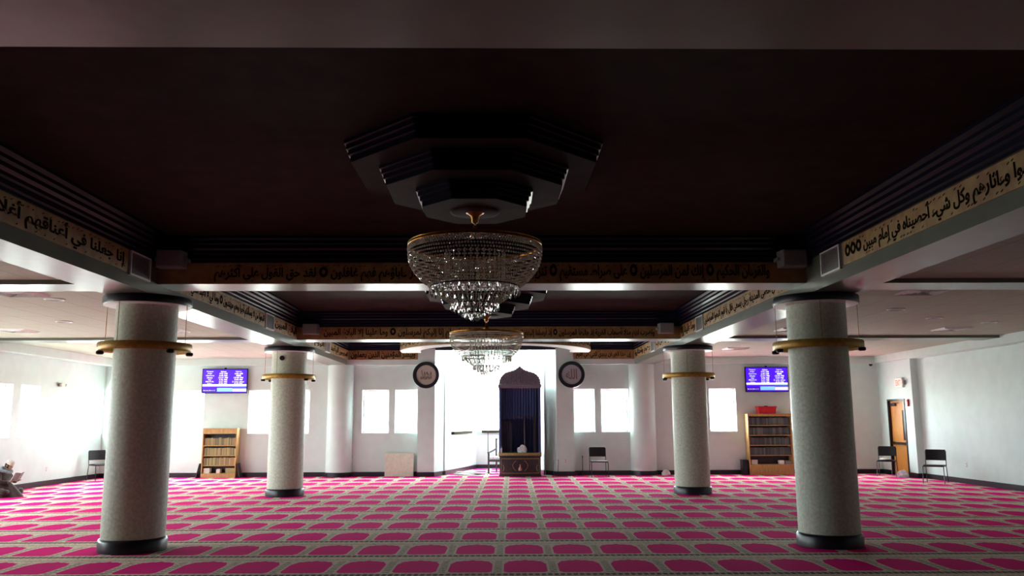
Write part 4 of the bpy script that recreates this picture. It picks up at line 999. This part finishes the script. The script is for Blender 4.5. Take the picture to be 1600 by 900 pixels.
# local axes: faces +x, sits cross-legged, bent over the book
V = [(-.10, 0, .13), (-.08, 0, .26), (-.03, 0, .42), (.03, 0, .56), (.07, 0, .635), (.115, 0, .70),                      # 0-5 pelvis .. neck
     (.03, .17, .555), (.10, .25, .38), (.27, .15, .36),                                                               # 6-8 far arm
     (.03, -.17, .555), (.10, -.25, .38), (.27, -.13, .36),                                                            # 9-11 near arm
     (-.04, .13, .12), (.33, .34, .12), (.22, -.02, .07), (-.04, -.13, .12), (.33, -.34, .12), (.24, .06, .075)]       # 12-17 legs
E_ = [(0, 1), (1, 2), (2, 3), (3, 4), (4, 5), (3, 6), (6, 7), (7, 8), (3, 9), (9, 10), (10, 11), (0, 12), (12, 13), (13, 14), (0, 15), (15, 16), (16, 17)]
P.scale = (.88, .88, .88)
R_ = [(.21, .19), (.20, .18), (.19, .17), (.16, .13), (.08, .075), .058, .075, .06, .045, .075, .06, .045, .12, .095, .07, .12, .095, .07]
body = skin_obj('body', V, E_, R_, M_ROBE, P, 2)
bm = bmesh.new()                                               # robe spread over the crossed legs
NR, NS = 9, 48; rows = []
for j in range(NR + 1):
    q = j / NR; z = .34 * math.cos(q * PI / 2) ** .8 + .002; row = []; z = .46 * (1 - q ** 1.35) + .002
    for i in range(NS):
        a = 2 * PI * i / NS; k = q; f = 1 + .05 * q * math.sin(9 * a) + .03 * q * math.sin(5 * a + 1)
        rx = .50 if math.cos(a) > 0 else .32
        row.append(bm.verts.new((.03 + rx * k * f * math.cos(a), .43 * k * f * math.sin(a), z)))
    rows.append(row)
for A, B in zip(rows, rows[1:]):
    for i in range(NS): bm.faces.new((A[i], A[(i + 1) % NS], B[(i + 1) % NS], B[i]))
bm.faces.new([v for v in rows[-1] if v.is_valid][::-1])
obj('robe_skirt', bm, M_ROBE, P, smooth=True)
hd = Matrix.Rotation(.5, 4, 'Y')
bm = bmesh.new(); bmesh.ops.create_uvsphere(bm, u_segments=24, v_segments=18, radius=1)
for v in bm.verts:
    x, y, z = v.co; k = 1 - .22 * max(0, -z) ** 1.5
    v.co = hd @ Vector((x * .095 * k + (.012 * max(0, -z) if x > 0 else 0), y * .074 * k, z * .115)) + Vector((.155, 0, .775))
head = obj('head', bm, M_SKIN, P, smooth=True)
def hp(x, y, z): return hd @ Vector((x, y, z)) + Vector((.155, 0, .775))
bm = bmesh.new(); tube(bm, [hp(.088, 0, .015), hp(.108, 0, -.02), hp(.09, 0, -.028)], [.008, .014, .008], 8); obj('nose', bm, M_SKIN, head, smooth=True)
for s in (-1, 1):
    bm = bmesh.new(); ellipsoid(bm, hp(-.005, s * .074, -.01), (.018, .009, .03), rot=hd.to_4x4()); obj('ear', bm, M_SKIN, head, smooth=True)
    bm = bmesh.new(); ellipsoid(bm, hp(.082, s * .03, .012), (.009, .011, .006)); obj('eye', bm, M_DMETAL, head, smooth=True)
bm = bmesh.new(); tube(bm, [hp(.083, -.022, -.055), hp(.092, 0, -.057), hp(.083, .022, -.055)], .005, 6); obj('mouth', bm, mat('lips', (140, 78, 70), .5), head, smooth=True)
bm = bmesh.new(); bmesh.ops.create_uvsphere(bm, u_segments=24, v_segments=16, radius=1)
for v in bm.verts: v.co = hd @ Vector((min(v.co.x * .101, .055), v.co.y * .081, v.co.z * .119 if v.co.z > -.55 else -.065)) + Vector((.150, 0, .777))
obj('hair', bm, M_HAIR, head, smooth=True)
bm = bmesh.new(); lathe(bm, [(.090, 0), (.091, .045), (.078, .08), (.045, .097), (0, .102)], 28)
for v in bm.verts: v.co = hd @ Vector((v.co.x * 1.12, v.co.y * .95, v.co.z + .035)) + Vector((.15, 0, .777))
obj('cap', bm, M_CAP, P, smooth=True)
bm = bmesh.new()
ringp = [(.07 + .12 * math.cos(a), .13 * math.sin(a), .655 + .05 * math.cos(a + PI) + .01 * math.sin(5 * a)) for a in [2 * PI * i / 26 for i in range(27)]]
tube(bm, ringp, .045, 10, cap=False); tube(bm, [(-.02, .06, .66), (-.10, .09, .56), (-.14, .09, .46)], [.04, .045, .02], 8)
obj('scarf', bm, M_SCARF, P, smooth=True)
for s, hx in ((1, (.30, .125, .375)), (-1, (.30, -.105, .375))):
    h = Vector(hx); vs = [tuple(h + Vector((-.02, 0, -.01))), tuple(h + Vector((.03, 0, .01))), tuple(h + Vector((.07, 0, .02)))]; ed = [(0, 1), (1, 2)]; rr = [.028, (.034, .018), (.034, .014)]
    for k, (dy, ln) in enumerate(((-.027, .06), (-.009, .072), (.009, .068), (.027, .052))):
        b0 = len(vs); base = h + Vector((.075, dy, .022))
        for q in (0, .5, 1): vs.append(tuple(base + Vector((ln * q * .8, -s * .012 * q, .012 * math.sin(q * 2.2) + .002)))); rr.append(.0095 - .002 * q)
        ed += [(2, b0), (b0, b0 + 1), (b0 + 1, b0 + 2)]
    b0 = len(vs)
    for q, off in enumerate(((.03, -s * .035, .02), (.055, -s * .05, .035), (.078, -s * .05, .045))): vs.append(tuple(h + Vector(off))); rr.append(.011 - .0015 * q)
    ed += [(1, b0), (b0, b0 + 1), (b0 + 1, b0 + 2)]
    skin_obj('hand', vs, ed, rr, M_SKIN, P, 1)
# the open book the person holds
Bk = empty('open_book', (0, 0, 0), label='open white book held up by the seated person in brown', cat='book')
Bk.location = Vector((-10.98, 18.95, 0)) + Matrix.Rotation(-.12, 3, 'Z') @ Vector((.38, .01, .42)); Bk.rotation_euler = (0, -1.05, -.12)
for s in (-1, 1):
    bm = bmesh.new(); n = 8; top = []
    for i in range(n + 1):
        q = i / n; yy = s * (.004 + .135 * q); zz = .018 * math.sin(q * PI * .8) + .03 * q
        top.append([bm.verts.new((x, yy, zz + dz)) for x in (-.1, .1) for dz in (0, .012)])
    for A, B in zip(top, top[1:]):
        bm.faces.new((A[0], B[0], B[2], A[2])); bm.faces.new((A[1], A[3], B[3], B[1])); bm.faces.new((A[0], A[1], B[1], B[0])); bm.faces.new((A[2], B[2], B[3], A[3]))
    bm.faces.new((top[0][0], top[0][2], top[0][3], top[0][1])); bm.faces.new((top[-1][0], top[-1][1], top[-1][3], top[-1][2]))
    obj('page_block', bm, M_PAPER, Bk, smooth=True)
    bm = bmesh.new(); top = []
    for i in range(n + 1):
        q = i / n; yy = s * (.0 + .143 * q); zz = .018 * math.sin(q * PI * .8) + .03 * q - .002
        top.append([bm.verts.new((x, yy, zz - dz)) for x in (-.105, .105) for dz in (0, .003)])
    for A, B in zip(top, top[1:]):
        for a_, b_, c_, d_ in ((0, 0, 2, 2), (1, 3, 3, 1), (0, 1, 1, 0), (2, 2, 3, 3)):
            try: bm.faces.new((A[a_], B[b_] if (a_, b_) != (1, 3) else A[3], B[c_], A[d_] if (a_, b_) != (1, 3) else B[1]))
            except Exception: pass
    obj('cover', bm, M_GREY, Bk, smooth=True)
